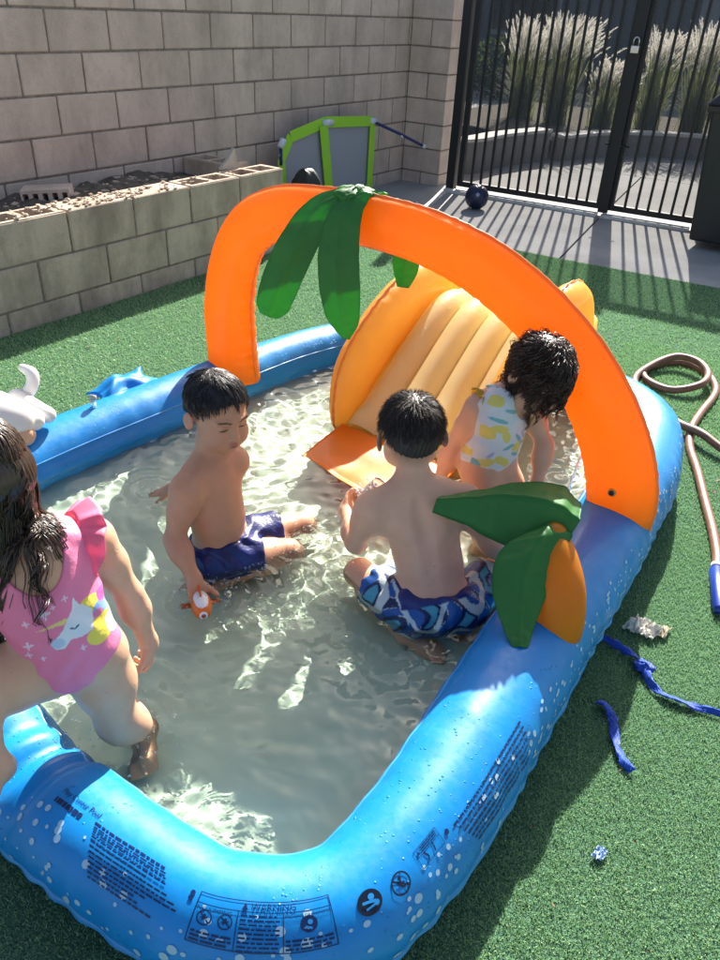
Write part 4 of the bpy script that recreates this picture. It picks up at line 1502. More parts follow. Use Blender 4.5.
frustum((-.95, 6.22), (.44, .42), (.56, .56), .06, .93).build('body', M_BIN, wb, bevel=.02)
frustum((-.95, 6.22), (.60, .60), (.60, .60), .90, .945).build('rim', M_BIN, wb, bevel=.008)
frustum((-.95, 6.215), (.63, .66), (.50, .52), .947, 1.02).build('lid', M_BIN, wb, bevel=.015)
for sx in (-1, 1):
    _v, _f = tube_arrays([(-.95 + sx * .20, 6.47, .1), (-.95 + sx * .255, 6.47, .1)], .1, 20); put('wheel', mesh_from(_v, _f, 'wheel', False), M_BIN, wb)
tube_obj('handle', [(-1.17, 6.54, .95), (-1.17, 6.56, .98), (-.73, 6.56, .98), (-.73, 6.54, .95)], .014, M_BIN, wb, 8)

M_LIME = mat('lime_fabric', (.30, .62, .03), .7); M_NET = mat('grey_net', (.30, .31, .35), .9); M_NAVY = mat('navy_rod', (.015, .02, .12), .4); M_CLIP = mat('clip_plastic', (.55, .6, .68), .4)
goal = thing('popup_goal', 'lime green and grey folding play goal leaning by the wall', 'goal', (-3.7, 5.1, 0))


def gl_(y, z, x=-3.72): return Vector((x - .10 * z, y, z))


_gp = [(4.50, .02), (4.52, .44), (4.64, .575), (5.06, .64), (5.70, .60), (5.60, .02)]
_gv = [gl_(*p) for p in _gp]
put('net', mesh_from([p + Vector((.004, 0, 0)) for p in _gv], [tuple(range(6))], 'net', False), M_NET, goal)
def strip3(name, a, b, w, m, dx=.012):
    a, b = Vector(a), Vector(b); t = (b - a).normalized(); s = t.cross(Vector((1, 0, .1))).normalized() * w / 2
    o = Vector((dx, 0, 0)); q = Vector((dx + .006, 0, 0))
    v = [a - s + o, a + s + o, b + s + o, b - s + o, a - s + q, a + s + q, b + s + q, b - s + q]
    return put(name, mesh_from(v, [(0, 1, 2, 3), (7, 6, 5, 4), (0, 4, 5, 1), (1, 5, 6, 2), (2, 6, 7, 3), (3, 7, 4, 0)], name, False), m, goal)
for k in range(5): strip3('trim', _gv[k], _gv[k + 1], .075, M_LIME, .010 + .0025 * k)
strip3('trim', gl_(5.02, .62), gl_(5.05, .02), .10, M_LIME, .028)
tube_obj('rod', [gl_(5.69, .60) + Vector((.02, 0, 0)), Vector((-3.60, 5.9, .5)), Vector((-3.47, 6.09, .40))], .012, M_NAVY, goal, 8)
tube_obj('rod', [Vector((-3.66, 5.62, .03)), Vector((-3.26, 5.68, .03))], .012, M_NAVY, goal, 8)
tube_obj('rod', [gl_(4.50, .40) + Vector((.02, 0, 0)), gl_(4.52, .53) + Vector((.02, -.0, 0))], .012, M_NAVY, goal, 8)
for a, b in ((gl_(5.66, .605), gl_(5.73, .598)), (gl_(5.02, .638), gl_(5.13, .632)), (gl_(4.50, .52), gl_(4.545, .565))):
    tube_obj('clip', [a + Vector((.025, 0, 0)), b + Vector((.025, 0, 0))], .024, M_CLIP, goal, 10)
for u in (.5, .97): tube_obj('clip', [Vector((-3.66, 5.62, .03)).lerp(Vector((-3.26, 5.68, .03)), u - .03), Vector((-3.66, 5.62, .03)).lerp(Vector((-3.26, 5.68, .03)), u + .03)], .016, M_CLIP, goal, 8)
for u in (.55, .97): _a = Vector((-3.66 - .1, 5.69, .60)).lerp(Vector((-3.47, 6.09, .40)), u); tube_obj('clip', [_a + Vector((-.006, -.012, .006)), _a + Vector((.006, .012, -.006))], .016, M_CLIP, goal, 8)

_bg = []
for i in range(36):
    for j in range(22):
        a = 2 * math.pi * i / 36; b_ = math.pi * j / 21
        p = Vector((math.sin(b_) * math.cos(a), math.sin(b_) * math.sin(a), math.cos(b_)))
        r = 1 + .35 * mnoise.noise(p * 1.6 + Vector((4, 0, 0))) + .07 * mnoise.noise(p * 6) + .3 * max(0, p.z) ** 3
        q = Vector((p.x * .14, p.y * .17, p.z * .16 + .135)) * r
        _bg.append(Vector((-3.46, 4.42, .0)) + Vector((q.x, q.y, max(q.z, .006))))
bag = put('bag', mesh_from(_bg, grid_faces(36, 22, True), 'bag'), mat('black_bag', (.012, .016, .014), .5))
tag(bag, 'crumpled black bag on the ground beside the folding play goal', 'bag')

# ------------------------------------------------------------------ white pool toy lying on the far rim
M_TOY = mat('white_toy', (.80, .79, .76), .4); translucent(M_TOY, (.9, .88, .85), .15)
toy = thing('pool_toy', 'white inflated pool toy with forked tail resting on the far rim', 'toy', (-2.02, 1.12, .25))
_tp = catmull([(-2.20, .84, .36, .05), (-2.12, .95, .345, .085), (-2.05, 1.05, .325, .088), (-1.985, 1.135, .295, .062), (-1.965, 1.17, .285, .03)], 8)
tube_obj('body', [p[:3] for p in _tp], [p[3] for p in _tp], M_TOY, toy, 22, True)
_tp2 = catmull([(-2.10, 1.085, .33, .03), (-2.10, 1.15, .315, .026), (-2.085, 1.215, .312, .022), (-2.075, 1.25, .34, .02), (-2.09, 1.268, .372, .02), (-2.125, 1.262, .385, .013)], 8)
tube_obj('tail', [p[:3] for p in _tp2], [p[3] for p in _tp2], M_TOY, toy, 18, True)
_tp3 = catmull([(-2.085, 1.20, .315, .03), (-2.03, 1.215, .29, .03), (-1.985, 1.23, .275, .026)], 8)
tube_obj('tail_fin', [p[:3] for p in _tp3], [p[3] for p in _tp3], M_TOY, toy, 16, True)
_tp4 = catmull([(-2.04, .98, .275, .05), (-1.99, 1.06, .265, .05), (-1.955, 1.12, .26, .035)], 6)
tube_obj('belly', [p[:3] for p in _tp4], [p[3] for p in _tp4], mat('peach_belly', (.75, .42, .26), .45), toy, 16, True)

_mb = MB()
for k in range(130):
    x, y = R.uniform(-3.2, .4), R.uniform(.6, 4.9)
    if inside_poly(np.array([x]), np.array([y]), RC[:, :2])[0] or not inside_poly(np.array([x]), np.array([y]), TURF_POLY)[0]: continue
    a = R.uniform(0, 6.3); l = R.uniform(.004, .016); w = l * R.uniform(.2, .5); z = .017
    d = Vector((math.cos(a), math.sin(a), R.uniform(-.2, .2))); e = Vector((-d.y, d.x, 0)); c = Vector((x, y, z))
    _mb.add([c - d * l, c + e * w, c + d * l, c - e * w + Vector((0, 0, .003))], [(0, 1, 2, 3)])
deb = _mb.build('leaf_litter', mat('dry_leaf', (.16, .09, .045), .8))
tag(deb, 'specks of dry leaf litter on the artificial turf', 'litter', kind='stuff')
# ------------------------------------------------------------------ figures: one continuous surface grown from a distance field
def V3(p): return np.array(p, float)
def unit(v):
    v = np.asarray(v, float); return v / np.linalg.norm(v)


class Field:
    def __init__(s, step=.003):
        s.ops = []; s.step = step

    # every op: (kind, params, k, lo, hi); kind 'add'|'sub'|'cut'
    def cap(s, a, b, ra, rb, k=.012, op='add'):
        a, b = V3(a), V3(b); r = max(ra, rb)
        s.ops.append((op, ('cap', a, b, ra, rb), k, np.minimum(a, b) - r, np.maximum(a, b) + r)); return s

    def ell(s, c, rad, B=None, k=.015, op='add'):
        c = V3(c); B = np.eye(3) if B is None else np.asarray(B, float)      # rows: local axes in world
        ext = np.sqrt(((B * np.asarray(rad)[:, None]) ** 2).sum(0))
        s.ops.append((op, ('ell', c, np.asarray(rad, float), B), k, c - ext, c + ext)); return s

    def plane(s, p, n, k=.002):
        """removes everything on the side the normal points to"""
        s.ops.append(('cut', ('pl', V3(p), unit(n)), k, None, None)); return s

    def func(s, f, k=.003):
        s.ops.append(('cut', ('fn', f), k, None, None)); return s

    @staticmethod
    def dist(prm, P):
        kind = prm[0]
        if kind == 'cap':
            _, a, b, ra, rb = prm
            ba = b - a; t = np.clip(((P - a) @ ba) / (ba @ ba + 1e-12), 0, 1)
            q = P - a - t[..., None] * ba
            return np.sqrt((q * q).sum(-1)) - (ra + (rb - ra) * t)
        if kind == 'ell':
            _, c, rad, B = prm
            q = (P - c) @ B.T
            k0 = np.sqrt(((q / rad) ** 2).sum(-1)); k1 = np.sqrt(((q / rad ** 2) ** 2).sum(-1))
            return np.where(k1 < 1e-9, -rad.min(), k0 * (k0 - 1) / np.maximum(k1, 1e-9))
        if kind == 'pl':
            return (P - prm[1]) @ prm[2]
        return prm[1](P)

    def mesh(s, name, inflate=0., smooth=0):
        h = s.step
        los = [o[3] for o in s.ops if o[0] == 'add']; his = [o[4] for o in s.ops if o[0] == 'add']
        lo = np.min(los, 0) - .02 - inflate; hi = np.max(his, 0) + .02 + inflate
        n = np.ceil((hi - lo) / h).astype(int) + 1
        D = np.full(n, .05, np.float32)
        ax = [lo[i] + np.arange(n[i]) * h for i in range(3)]
        for op, prm, k, a, b in s.ops:
            if a is None: i0 = np.zeros(3, int); i1 = n
            else:
                pad = k + .012 + inflate
                i0 = np.maximum(((a - pad - lo) / h).astype(int), 0); i1 = np.minimum(np.ceil((b + pad - lo) / h).astype(int) + 1, n)
            sl = tuple(slice(i0[i], i1[i]) for i in range(3))
            if a is None:
                # global cuts only matter near the surface
                sub = D[sl]; idx = np.nonzero(sub < .03)
                P = np.stack([ax[i][idx[i]] for i in range(3)], -1)
                d = s.dist(prm, P); x = sub[idx]
                hh = np.clip(k - np.abs(x - d), 0, None) / k
                sub[idx] = np.maximum(x, d) + hh * hh * k * .25
                continue
            G = np.stack(np.meshgrid(*[ax[i][sl[i]] for i in range(3)], indexing='ij'), -1)
            d = s.dist(prm, G) - (inflate if op == 'add' else 0)
            x = D[sl]
            if op == 'add':
                hh = np.clip(k - np.abs(x - d), 0, None) / k
                D[sl] = np.minimum(x, d) - hh * hh * k * .25
            else:
                hh = np.clip(k - np.abs(x + d), 0, None) / k
                D[sl] = np.maximum(x, -d) + hh * hh * k * .25
        # naive surface nets
        neg = D < 0
        c = np.zeros(tuple(n - 1), np.int8)
        for i in (0, 1):
            for j in (0, 1):
                for l in (0, 1): c += neg[i:n[0] - 1 + i, j:n[1] - 1 + j, l:n[2] - 1 + l]
        act = (c > 0) & (c < 8)
        cells = np.argwhere(act)
        vid = np.full(act.shape, -1, np.int64); vid[act] = np.arange(len(cells))
        acc = np.zeros((len(cells), 3)); cnt = np.zeros(len(cells))
        corner = [(i, j, l) for i in (0, 1) for j in (0, 1) for l in (0, 1)]
        val = {q: D[cells[:, 0] + q[0], cells[:, 1] + q[1], cells[:, 2] + q[2]] for q in corner}
        for q in corner:
            for d_ in range(3):
                if q[d_]: continue
                r = list(q); r[d_] = 1; r = tuple(r)
                a, b = val[q], val[r]
                m = (a < 0) != (b < 0)
                t = np.where(m, a / np.where(m, a - b, 1), 0)
                pt = np.tile(np.array(q, float), (len(cells), 1)); pt[:, d_] = t
                acc[m] += pt[m]; cnt[m] += 1
        verts = lo + (cells + acc / cnt[:, None]) * h
        quads = []
        for d_ in range(3):
            a = [slice(None)] * 3; b = [slice(None)] * 3
            a[d_] = slice(0, n[d_] - 1); b[d_] = slice(1, n[d_])
            na, nb = neg[tuple(a)], neg[tuple(b)]
            e = np.argwhere(na != nb)
            u, w = (d_ + 1) % 3, (d_ + 2) % 3
            ok = (e[:, u] > 0) & (e[:, w] > 0) & (e[:, u] < n[u] - 1) & (e[:, w] < n[w] - 1)
            e = e[ok]
            flip = ~na[tuple(e.T)]
            c0 = e.copy(); c0[:, u] -= 1; c0[:, w] -= 1
            c1 = e.copy(); c1[:, w] -= 1
            c3 = e.copy(); c3[:, u] -= 1
            Q = np.stack([vid[tuple(x.T)] for x in (c0, c1, e, c3)], 1)
            Q[flip] = Q[flip][:, ::-1]
            quads.append(Q)
        quads = np.concatenate(quads)
        quads = quads[(quads >= 0).all(1)]
        for _ in range(smooth):
            S = np.zeros_like(verts); C = np.zeros(len(verts))
            for i in range(4):
                np.add.at(S, quads[:, i], verts[quads[:, (i + 1) % 4]] + verts[quads[:, (i + 3) % 4]]); np.add.at(C, quads[:, i], 2)
            verts = verts * .5 + .5 * S / C[:, None]
        return mesh_quads(verts, quads, name)


def set_color(me, col):
    at = me.color_attributes.new('Col', 'FLOAT_COLOR', 'POINT')
    at.data.foreach_set('color', np.concatenate([col, np.ones((len(col), 1))], 1).astype(np.float32).ravel())


def coords(me):
    a = np.empty(len(me.vertices) * 3, np.float32); me.vertices.foreach_get('co', a); return a.reshape(-1, 3).astype(float)


def skin_mat(name, rough=.48):
    m = mat(name, (.5, .3, .2), rough, .36)
    g = N(m)
    at = g.n('ShaderNodeVertexColor', layer_name='Col')
    v = g.coord()
    n1 = g.noise(v, 22, 4); n2 = g.noise(v, 260, 2)
    c = g.mix(g.ramp(n1, [(.3, (0, 0, 0)), (.75, (.35,) * 3)]), at.outputs[0], (.55, .25, .17), 'MULTIPLY')
    c = g.mix(.45, at.outputs[0], c)
    g.base(c)
    g.b.inputs['Subsurface Weight'].default_value = .35
    g.b.inputs['Subsurface Radius'].default_value = (.012, .005, .003)
    g.b.inputs['Subsurface Scale'].default_value = 1.
    g.rough(g.ramp(n1, [(.35, (rough * .75,) * 3), (.7, (rough * 1.25,) * 3)]))
    vo = g.n('ShaderNodeTexVoronoi'); vo.inputs['Scale'].default_value = 95; g.l(v, vo.inputs['Vector'])
    dr = g.math('MULTIPLY', g.math('SUBTRACT', g.math('MULTIPLY', g.noise(v, 34, 2), .36), vo.outputs['Distance']), 6, True)
    dr = g.math('MULTIPLY', dr, g.ramp(g.noise(v, 9, 2), [(.5, (0, 0, 0)), (.58, (1, 1, 1))]))
    g.normal(g.bump(dr, .5, .004, g.bump(n2, .06, .002)))
    return m


def vcol_mat(name, rough=.5, bump=900, tr=0):
    m = mat(name, (.5, .5, .5), rough, .4)
    g = N(m)
    at = g.n('ShaderNodeVertexColor', layer_name='Col')
    g.base(at.outputs[0])
    v = g.coord()
    g.normal(g.bump(g.noise(v, 45, 3), .35, .006, g.bump(g.noise(v, bump, 2), .15, .001)))
    return m


M_SKIN = skin_mat('skin')
M_HAIRB = mat('black_wet_hair', (.014, .011, .010), .38, .5)
M_HAIRD = mat('dark_brown_hair', (.028, .018, .013), .45, .45)
M_HAIRG = mat('brown_wet_hair', (.035, .019, .012), .3, .6)


class Head:
    """c: middle of the head, f: where the face looks, u: up of the head"""
    def __init__(s, c, f, u, scale=1.):
        s.c = V3(c); s.f = unit(f); u = V3(u); s.u = unit(u - s.f * (u @ s.f)); s.r = np.cross(s.f, s.u); s.s = scale
        s.B = np.stack([s.r, s.f, s.u])

    def p(s, x, y, z): return s.c + (s.r * x + s.f * y + s.u * z) * s.s
    def loc(s, P): return ((P - s.c) @ s.B.T) / s.s

    def build(s, F, neck):
        S = s.s
        def e(x, y, z, a, b, c, k, op='add'): F.ell(s.p(x, y, z), np.array((a, b, c)) * S, s.B, k * S, op)
        e(0, -.012, .026, .073, .088, .074, .02)
        e(0, .020, -.028, .059, .060, .066, .03)
        e(0, .047, -.078, .027, .026, .020, .035)
        for q in (-1, 1):
            e(q * .033, .049, -.042, .025, .026, .025, .025)
            e(q * .040, .025, -.062, .022, .03, .022, .03)
        F.cap(s.p(0, -.024, -.04), neck, .038 * S, .039 * S, .018)
        for q in (-1, 1): F.cap(s.p(q * .012, .079, .013), s.p(q * .043, .068, .011), .007 * S, .005 * S, .016 * S)
        for q in (-1, 1): e(q * .029, .085, -.007, .017, .011, .009, .012, 'sub')
        for q in (-1, 1): e(q * .029, .068, -.007, .0135, .0115, .0095, .004)
        F.cap(s.p(0, .079, -.004), s.p(0, .092, -.034), .0058 * S, .0088 * S, .012 * S)
        for q in (-1, 1): e(q * .0095, .085, -.037, .0065, .0075, .0055, .006)
        F.cap(s.p(-.014, .0765, -.060), s.p(.014, .0765, -.060), .0048 * S, .0048 * S, .008 * S)
        e(0, .081, -.0575, .012, .006, .0038, .005)
        e(0, .079, -.0665, .0125, .007, .0045, .006)
        F.cap(s.p(-.018, .086, -.0622), s.p(.018, .086, -.0622), .0012 * S, .0012 * S, .003 * S, 'sub')
        for q in (-1, 1):
            B = np.stack([unit(s.r + q * s.f * .4), unit(s.f - q * s.r * .4), s.u])
            F.ell(s.p(q * .082, -.010, -.014), np.array((.0065, .0165, .026)) * S, B, .005 * S)
            F.ell(s.p(q * .091, -.005, -.010), np.array((.0055, .0085, .0145)) * S, B, .004 * S, 'sub')

    def paint(s, P, col):
        q = s.loc(P)
        def blob(x, y, z, a, b, c, rgb, w=1.):
            nonlocal col
            d = ((q[:, 0] - x) / a) ** 2 + ((q[:, 1] - y) / b) ** 2 + ((q[:, 2] - z) / c) ** 2
            t = (np.clip(1.6 - d, 0, 1) * w)[:, None]
            col = col * (1 - t) + np.array(rgb) * t
        for sx in (-1, 1):
            blob(sx * .036, .06, -.042, .022, .03, .02, (.58, .28, .21), .35)
            blob(sx * .078, -.006, -.012, .014, .022, .032, (.6, .25, .18), .35)
            blob(sx * .029, .078, -.0105, .0125, .014, .0022, (.03, .016, .012), 1)      # lash line
            blob(sx * .029, .078, -.0075, .010, .014, .0020, (.10, .06, .05), .6)
            for k in range(6):
                x = .014 + k * .0055
                blob(sx * x, .078, .0125 + .003 * math.sin(k / 5 * 2.6), .0042, .02, .0026, (.05, .03, .022), .85)
            blob(sx * .009, .088, -.0415, .0035, .008, .0025, (.22, .08, .06), .8)
        blob(0, .083, -.0575, .0145, .012, .0042, (.46, .15, .13), .75)
        blob(0, .083, -.0668, .0135, .012, .0048, (.52, .18, .16), .75)
        blob(0, .083, -.0622, .0165, .012, .0013, (.2, .06, .05), .9)
        return col

    def hair_cap(s, name, line, thick=.008, m=None, parent=None, step=.003):
        """line(x,y) -> lowest z of the hair in head space (y front)"""
        F = Field(step); S = s.s
        F.ell(s.p(0, -.012, .026), np.array((.073 + thick, .088 + thick, .074 + thick)) * S, s.B, .02)
        F.ell(s.p(0, -.03, -.02), np.array((.066 + thick * .8, .066 + thick * .8, .06)) * S, s.B, .03)
        B, c = s.B, s.c
        def f(P):
            q = ((P - c) @ B.T) / S
            return (line(q[..., 0], q[..., 1]) - q[..., 2]) * S
        F.func(f, .004)
        me = F.mesh(name)
        P = coords(me); q = s.loc(P)
        ang = np.arctan2(q[:, 0], q[:, 1]); rid = np.sin(ang * 60 + 6 * np.sin(q[:, 2] * 40)) * .0008
        nrm = (P - s.p(0, -.012, .01)); nrm /= np.linalg.norm(nrm, axis=1)[:, None]
        P += nrm * rid[:, None]
        me.vertices.foreach_set('co', P.astype(np.float32).ravel()); me.update()
        return put(name, me, m, parent)

    def strands(s, name, n, length, line, m, parent, seed, rad=.0012, grav=.0, lift=.002, curl=0., wavel=.04, steps=7, avoid=(), crown=(0, -.045, .1), off=.006, clump=0, tight=.75, spread=.16, comb=None, taper=.75):
        rs = np.random.RandomState(seed)
        cr = unit(crown)
        ce = np.array((0, -.012, .026)); rad3 = np.array((.073, .088, .074)) + off
        g_loc = s.B @ np.array((0, 0, -1.))
        av = [(s.loc(np.array(ac)[None])[0], ar / s.s) for ac, ar in avoid]

        def root(d): return ce + unit(d) * rad3

        def ok(p): return p[2] >= line(p[0], p[1]) + .002

        def grow(p, L, jit, lf):
            ds = L / steps; pts = [p.copy()]; vel = None
            for k in range(steps):
                nn = unit((p - ce) / rad3 ** 2)
                away = (p - ce) / np.linalg.norm(p - ce) - cr
                flow = away - nn * (away @ nn)
                if np.linalg.norm(flow) < .05: flow = np.cross(nn, jit + .01)
                flow = unit(flow) + jit * .5
                if comb is not None: flow = flow + np.array(comb)
                w = grav * min(1, (k + 1) / 2)
                dirv = unit(flow * (1 - w) + g_loc * w * 1.6)
                if vel is not None: dirv = unit(vel * .55 + dirv * .45)
                vel = dirv
                p = p + dirv * ds
                q = (p - ce) / rad3; r = np.linalg.norm(q)
                lim = 1 + lf * (k + 1) / steps / .08
                if r < lim: p = ce + q / r * rad3 * lim
                for al, ar in av:
                    dd = p - al; L_ = np.linalg.norm(dd)
                    if L_ < ar: p = al + dd / L_ * ar
                pts.append(p.copy())
            return np.array(pts)

        def wave(pts, L, cw, ph):
            t = np.gradient(pts, axis=0); t /= np.linalg.norm(t, axis=1)[:, None] + 1e-9
            a = np.cross(t, np.array((.3, .5, .8))); a /= np.linalg.norm(a, axis=1)[:, None] + 1e-9; b = np.cross(t, a)
            ss = np.arange(len(pts)) * L / steps
            env = np.clip(ss / .03, 0, 1)[:, None]
            return pts + (a * np.cos(ss * 2 * np.pi / wavel + ph)[:, None] + b * np.sin(ss * 2 * np.pi / wavel + ph)[:, None]) * cw * env

        guides = []
        tries = 0
        while clump and len(guides) < clump and tries < clump * 40:
            tries += 1
            d = unit(rs.normal(size=3)); p = root(d)
            if not ok(p): continue
            L = length * rs.uniform(.7, 1.15); jit = rs.normal(size=3) * .25; ph = rs.uniform(0, 6.28); cw = curl * rs.uniform(.6, 1.25)
            pts = grow(p, L, jit, lift * rs.uniform(.3, 1.4))
            guides.append((d, L, jit, wave(pts, L, cw, ph) if cw else pts, ph, cw))
        allv, allf = [], []
        made = tries = 0
        nv = 0
        while made < n and tries < n * 14:
            tries += 1
            if guides:
                d0, L, jit, gp, ph, cw = guides[made % len(guides)]
                d = unit(d0 + rs.normal(size=3) * spread)
            else:
                d = unit(rs.normal(size=3)); L = length * rs.uniform(.65, 1.2); jit = rs.normal(size=3) * .25; ph = rs.uniform(0, 6.28); cw = curl * rs.uniform(.6, 1.3)
            p = root(d)
            if not ok(p): continue
            L = L * rs.uniform(.9, 1.1)
            pts = grow(p, L, jit + rs.normal(size=3) * (.06 if guides else 0), lift * rs.uniform(.3, 1.4))
            if cw: pts = wave(pts, L, cw, ph + (rs.normal() * .5 if guides else 0))
            if guides:
                u = (np.linspace(0, 1, len(pts)) ** .7 * tight * rs.uniform(.8, 1.1)).clip(0, 1)[:, None]
                pts = pts * (1 - u) + gp * u
            W = s.c + (pts @ s.B) * s.s
            r0 = rad * rs.uniform(.7, 1.3); m_ = len(W)
            T = np.gradient(W, axis=0); T /= np.linalg.norm(T, axis=1)[:, None] + 1e-9
            A = np.cross(T, np.array((.31, .52, .79))); A /= np.linalg.norm(A, axis=1)[:, None] + 1e-9; Bn = np.cross(T, A)
            rr = r0 * (1 - taper * np.linspace(0, 1, m_) ** 2)
            ring_ = np.stack([W + (A * math.cos(an) + Bn * math.sin(an)) * rr[:, None] for an in (0, 2.0944, 4.1888)], 1).reshape(-1, 3)
            allv.append(ring_)
            ii = np.arange(m_ - 1)[:, None] * 3; kk = np.arange(3)[None]; k2 = (kk + 1) % 3
            allf.append(np.stack([ii + kk, ii + k2, ii + 3 + k2, ii + 3 + kk], -1).reshape(-1, 4) + nv)
            nv += len(ring_); made += 1
        return put(name, mesh_quads(np.concatenate(allv), np.concatenate(allf), name), m, parent)


def hand(F, wrist, d, palm, side, curl=(.3, .35, .4, .45), thumb=.6, S=1., spread=.06, tcurl=.3):
    """d: where the fingers point, palm: direction the palm faces, side: +1/-1 thumb side along d x palm"""
    w = V3(wrist); d = unit(d); palm = V3(palm); palm = unit(palm - d * (palm @ d)); lat = np.cross(d, palm) * side
    B = np.stack([lat, d, palm])
    F.cap(w - d * .004, w + d * .012, .0175 * S, .0185 * S, .014)
    F.ell(w + d * .030 * S, np.array((.0255, .029, .0115)) * S, B, .010)
    F.ell(w + d * .026 * S + lat * .015 * S + palm * .006 * S, np.array((.011, .019, .010)) * S, B, .008)
    L = (.040, .046, .042, .033); R_ = (.0068, .007, .0067, .0059)
    tips = []
    for i in range(4):
        x = (.0195 - i * .013) * S
        a = w + d * (.048 - .004 * abs(i - 1.2)) * S + lat * x
        dr = unit(d + lat * spread * (1.5 - i))
        ang = 0
        p = a
        for k, fr in enumerate((.45, .32, .26)):
            ang += curl[i] * (1.0 if k == 0 else 1.15)
            q = p + (dr * math.cos(ang) + palm * math.sin(ang)) * L[i] * S * fr
            F.cap(p, q, R_[i] * S * (1 - .07 * k), R_[i] * S * (.95 - .08 * k), .0035)
            p = q
        tips.append(p)
    a = w + d * .014 * S + lat * .019 * S + palm * .004 * S
    dr = unit(d * .75 + lat * thumb + palm * .35)
    b = a + dr * .024 * S
    dr2 = unit(dr + palm * tcurl + d * .3)
    F.cap(a, b, .0095 * S, .0082 * S, .006); F.cap(b, b + dr2 * .021 * S, .008 * S, .0064 * S, .003)
    return tips


def foot(F, ankle, heel_down, toe, S=1., side=1, flat=0):
    """ankle point, direction to the sole, direction of the toes"""
    a = V3(ankle); dn = unit(heel_down); t = V3(toe); t = unit(t - dn * (t @ dn)); lat = np.cross(t, dn) * side
    B = np.stack([lat, t, dn])
    F.ell(a + dn * .030 * S - t * .014 * S, np.array((.022, .026, .022)) * S, B, .02)
    F.cap(a + dn * .012 * S, a + dn * .028 * S + t * .055 * S, .024 * S, .017 * S, .02)
    F.ell(a + dn * .036 * S + t * .052 * S, np.array((.028, .036, .013)) * S, B, .016)
    for i in range(5):
        x = (.021 - i * .0105) * S
        r = (.0095, .0072, .0068, .0064, .006)[i] * S
        y = (.078 - (0, .001, .004, .009, .015)[i]) * S
        F.cap(a + dn * .037 * S + t * y + lat * x, a + dn * .040 * S + t * (y + .017 * S) + lat * x, r, r * .9, .004)


def limb_arm(F, sh, el, wr, S=1.):
    sh, el, wr = V3(sh), V3(el), V3(wr)
    F.ell(sh, np.array((.0365,) * 3) * S, None, .03)
    F.cap(sh, el, .0345 * S, .0275 * S, .02)
    F.ell((sh * .6 + el * .4), np.array((.0335,) * 3) * S, None, .03)
    F.cap(el, wr, .0275 * S, .0185 * S, .012)
    F.ell(el * .7 + wr * .3, np.array((.0275,) * 3) * S, None, .03)


def limb_leg(F, hip, kn, an, S=1., calf=None):
    hip, kn, an = V3(hip), V3(kn), V3(an)
    F.cap(hip, kn, .061 * S, .042 * S, .03)
    F.ell(hip * .6 + kn * .4, np.array((.058,) * 3) * S, None, .03)
    F.cap(kn, an, .041 * S, .025 * S, .014)
    back = V3(calf) if calf is not None else np.zeros(3)
    F.ell(kn * .64 + an * .36 + back * .008, np.array((.043,) * 3) * S, None, .035)


def torso(F, pel, neck, front, S=1., hipw=1., lean=0., belly=.012):
    pel, neck = V3(pel), V3(neck); up = unit(neck - pel); fr = V3(front); fr = unit(fr - up * (fr @ up)); rt_ = np.cross(fr, up)
    L = np.linalg.norm(neck - pel)
    B = np.stack([rt_, fr, up])
    def e(t, off, a, b, c, k): F.ell(pel + up * (L * t) + fr * off * S, np.array((a, b, c)) * S, B, k)
    e(0, -.004, .094 * hipw, .070, .074, .03)
    e(.30, belly * .6, .082, .064, .07, .04)
    e(.52, belly * .3, .084, .062, .075, .04)
    e(.74, 0, .092, .063, .07, .04)
    e(.90, -.006, .082, .048, .04, .04)
    for q in (-1, 1):
        F.ell(pel + up * (L * .72) - fr * .046 * S + rt_ * q * .043 * S, np.array((.024, .016, .042)) * S, B, .022)
    F.cap(pel + up * L * .12 - fr * .083 * S, pel + up * L * .55 - fr * .074 * S, .014 * S, .014 * S, .02, 'sub')
    F.cap(pel + up * L * .55 - fr * .074 * S, pel + up * L * .88 - fr * .068 * S, .014 * S, .012 * S, .02, 'sub')
    F.ell(pel + up * L * .24 + fr * (.079 + belly * .6) * S, np.array((.006, .014, .007)) * S, B, .006, 'sub')
    return B


SKIN_TONES = {'a': (.62, .33, .19), 'b': (.80, .47, .30), 'c': (.74, .43, .275), 'd': (.74, .43, .27)}


def finish_body(F, name, person, tone, head, extra=None):
    me = F.mesh(name)
    P = coords(me)
    col = np.tile(np.array(SKIN_TONES[tone]), (len(P), 1))
    col = head.paint(P, col)
    if extra is not None: col = extra(P, col)
    set_color(me, col)
    o = put(name, me, M_SKIN, person)
    o.cycles.is_caustics_receiver = True
    return o


def redden(P, col, c, r, rgb, w):
    d = np.linalg.norm(P - np.array(c), axis=1) / r
    t = (np.clip(1.2 - d, 0, 1) * w)[:, None]
    return col * (1 - t) + np.array(rgb) * t


def solid_color(me, rgb): set_color(me, np.tile(np.array(rgb, float), (len(me.vertices), 1)))


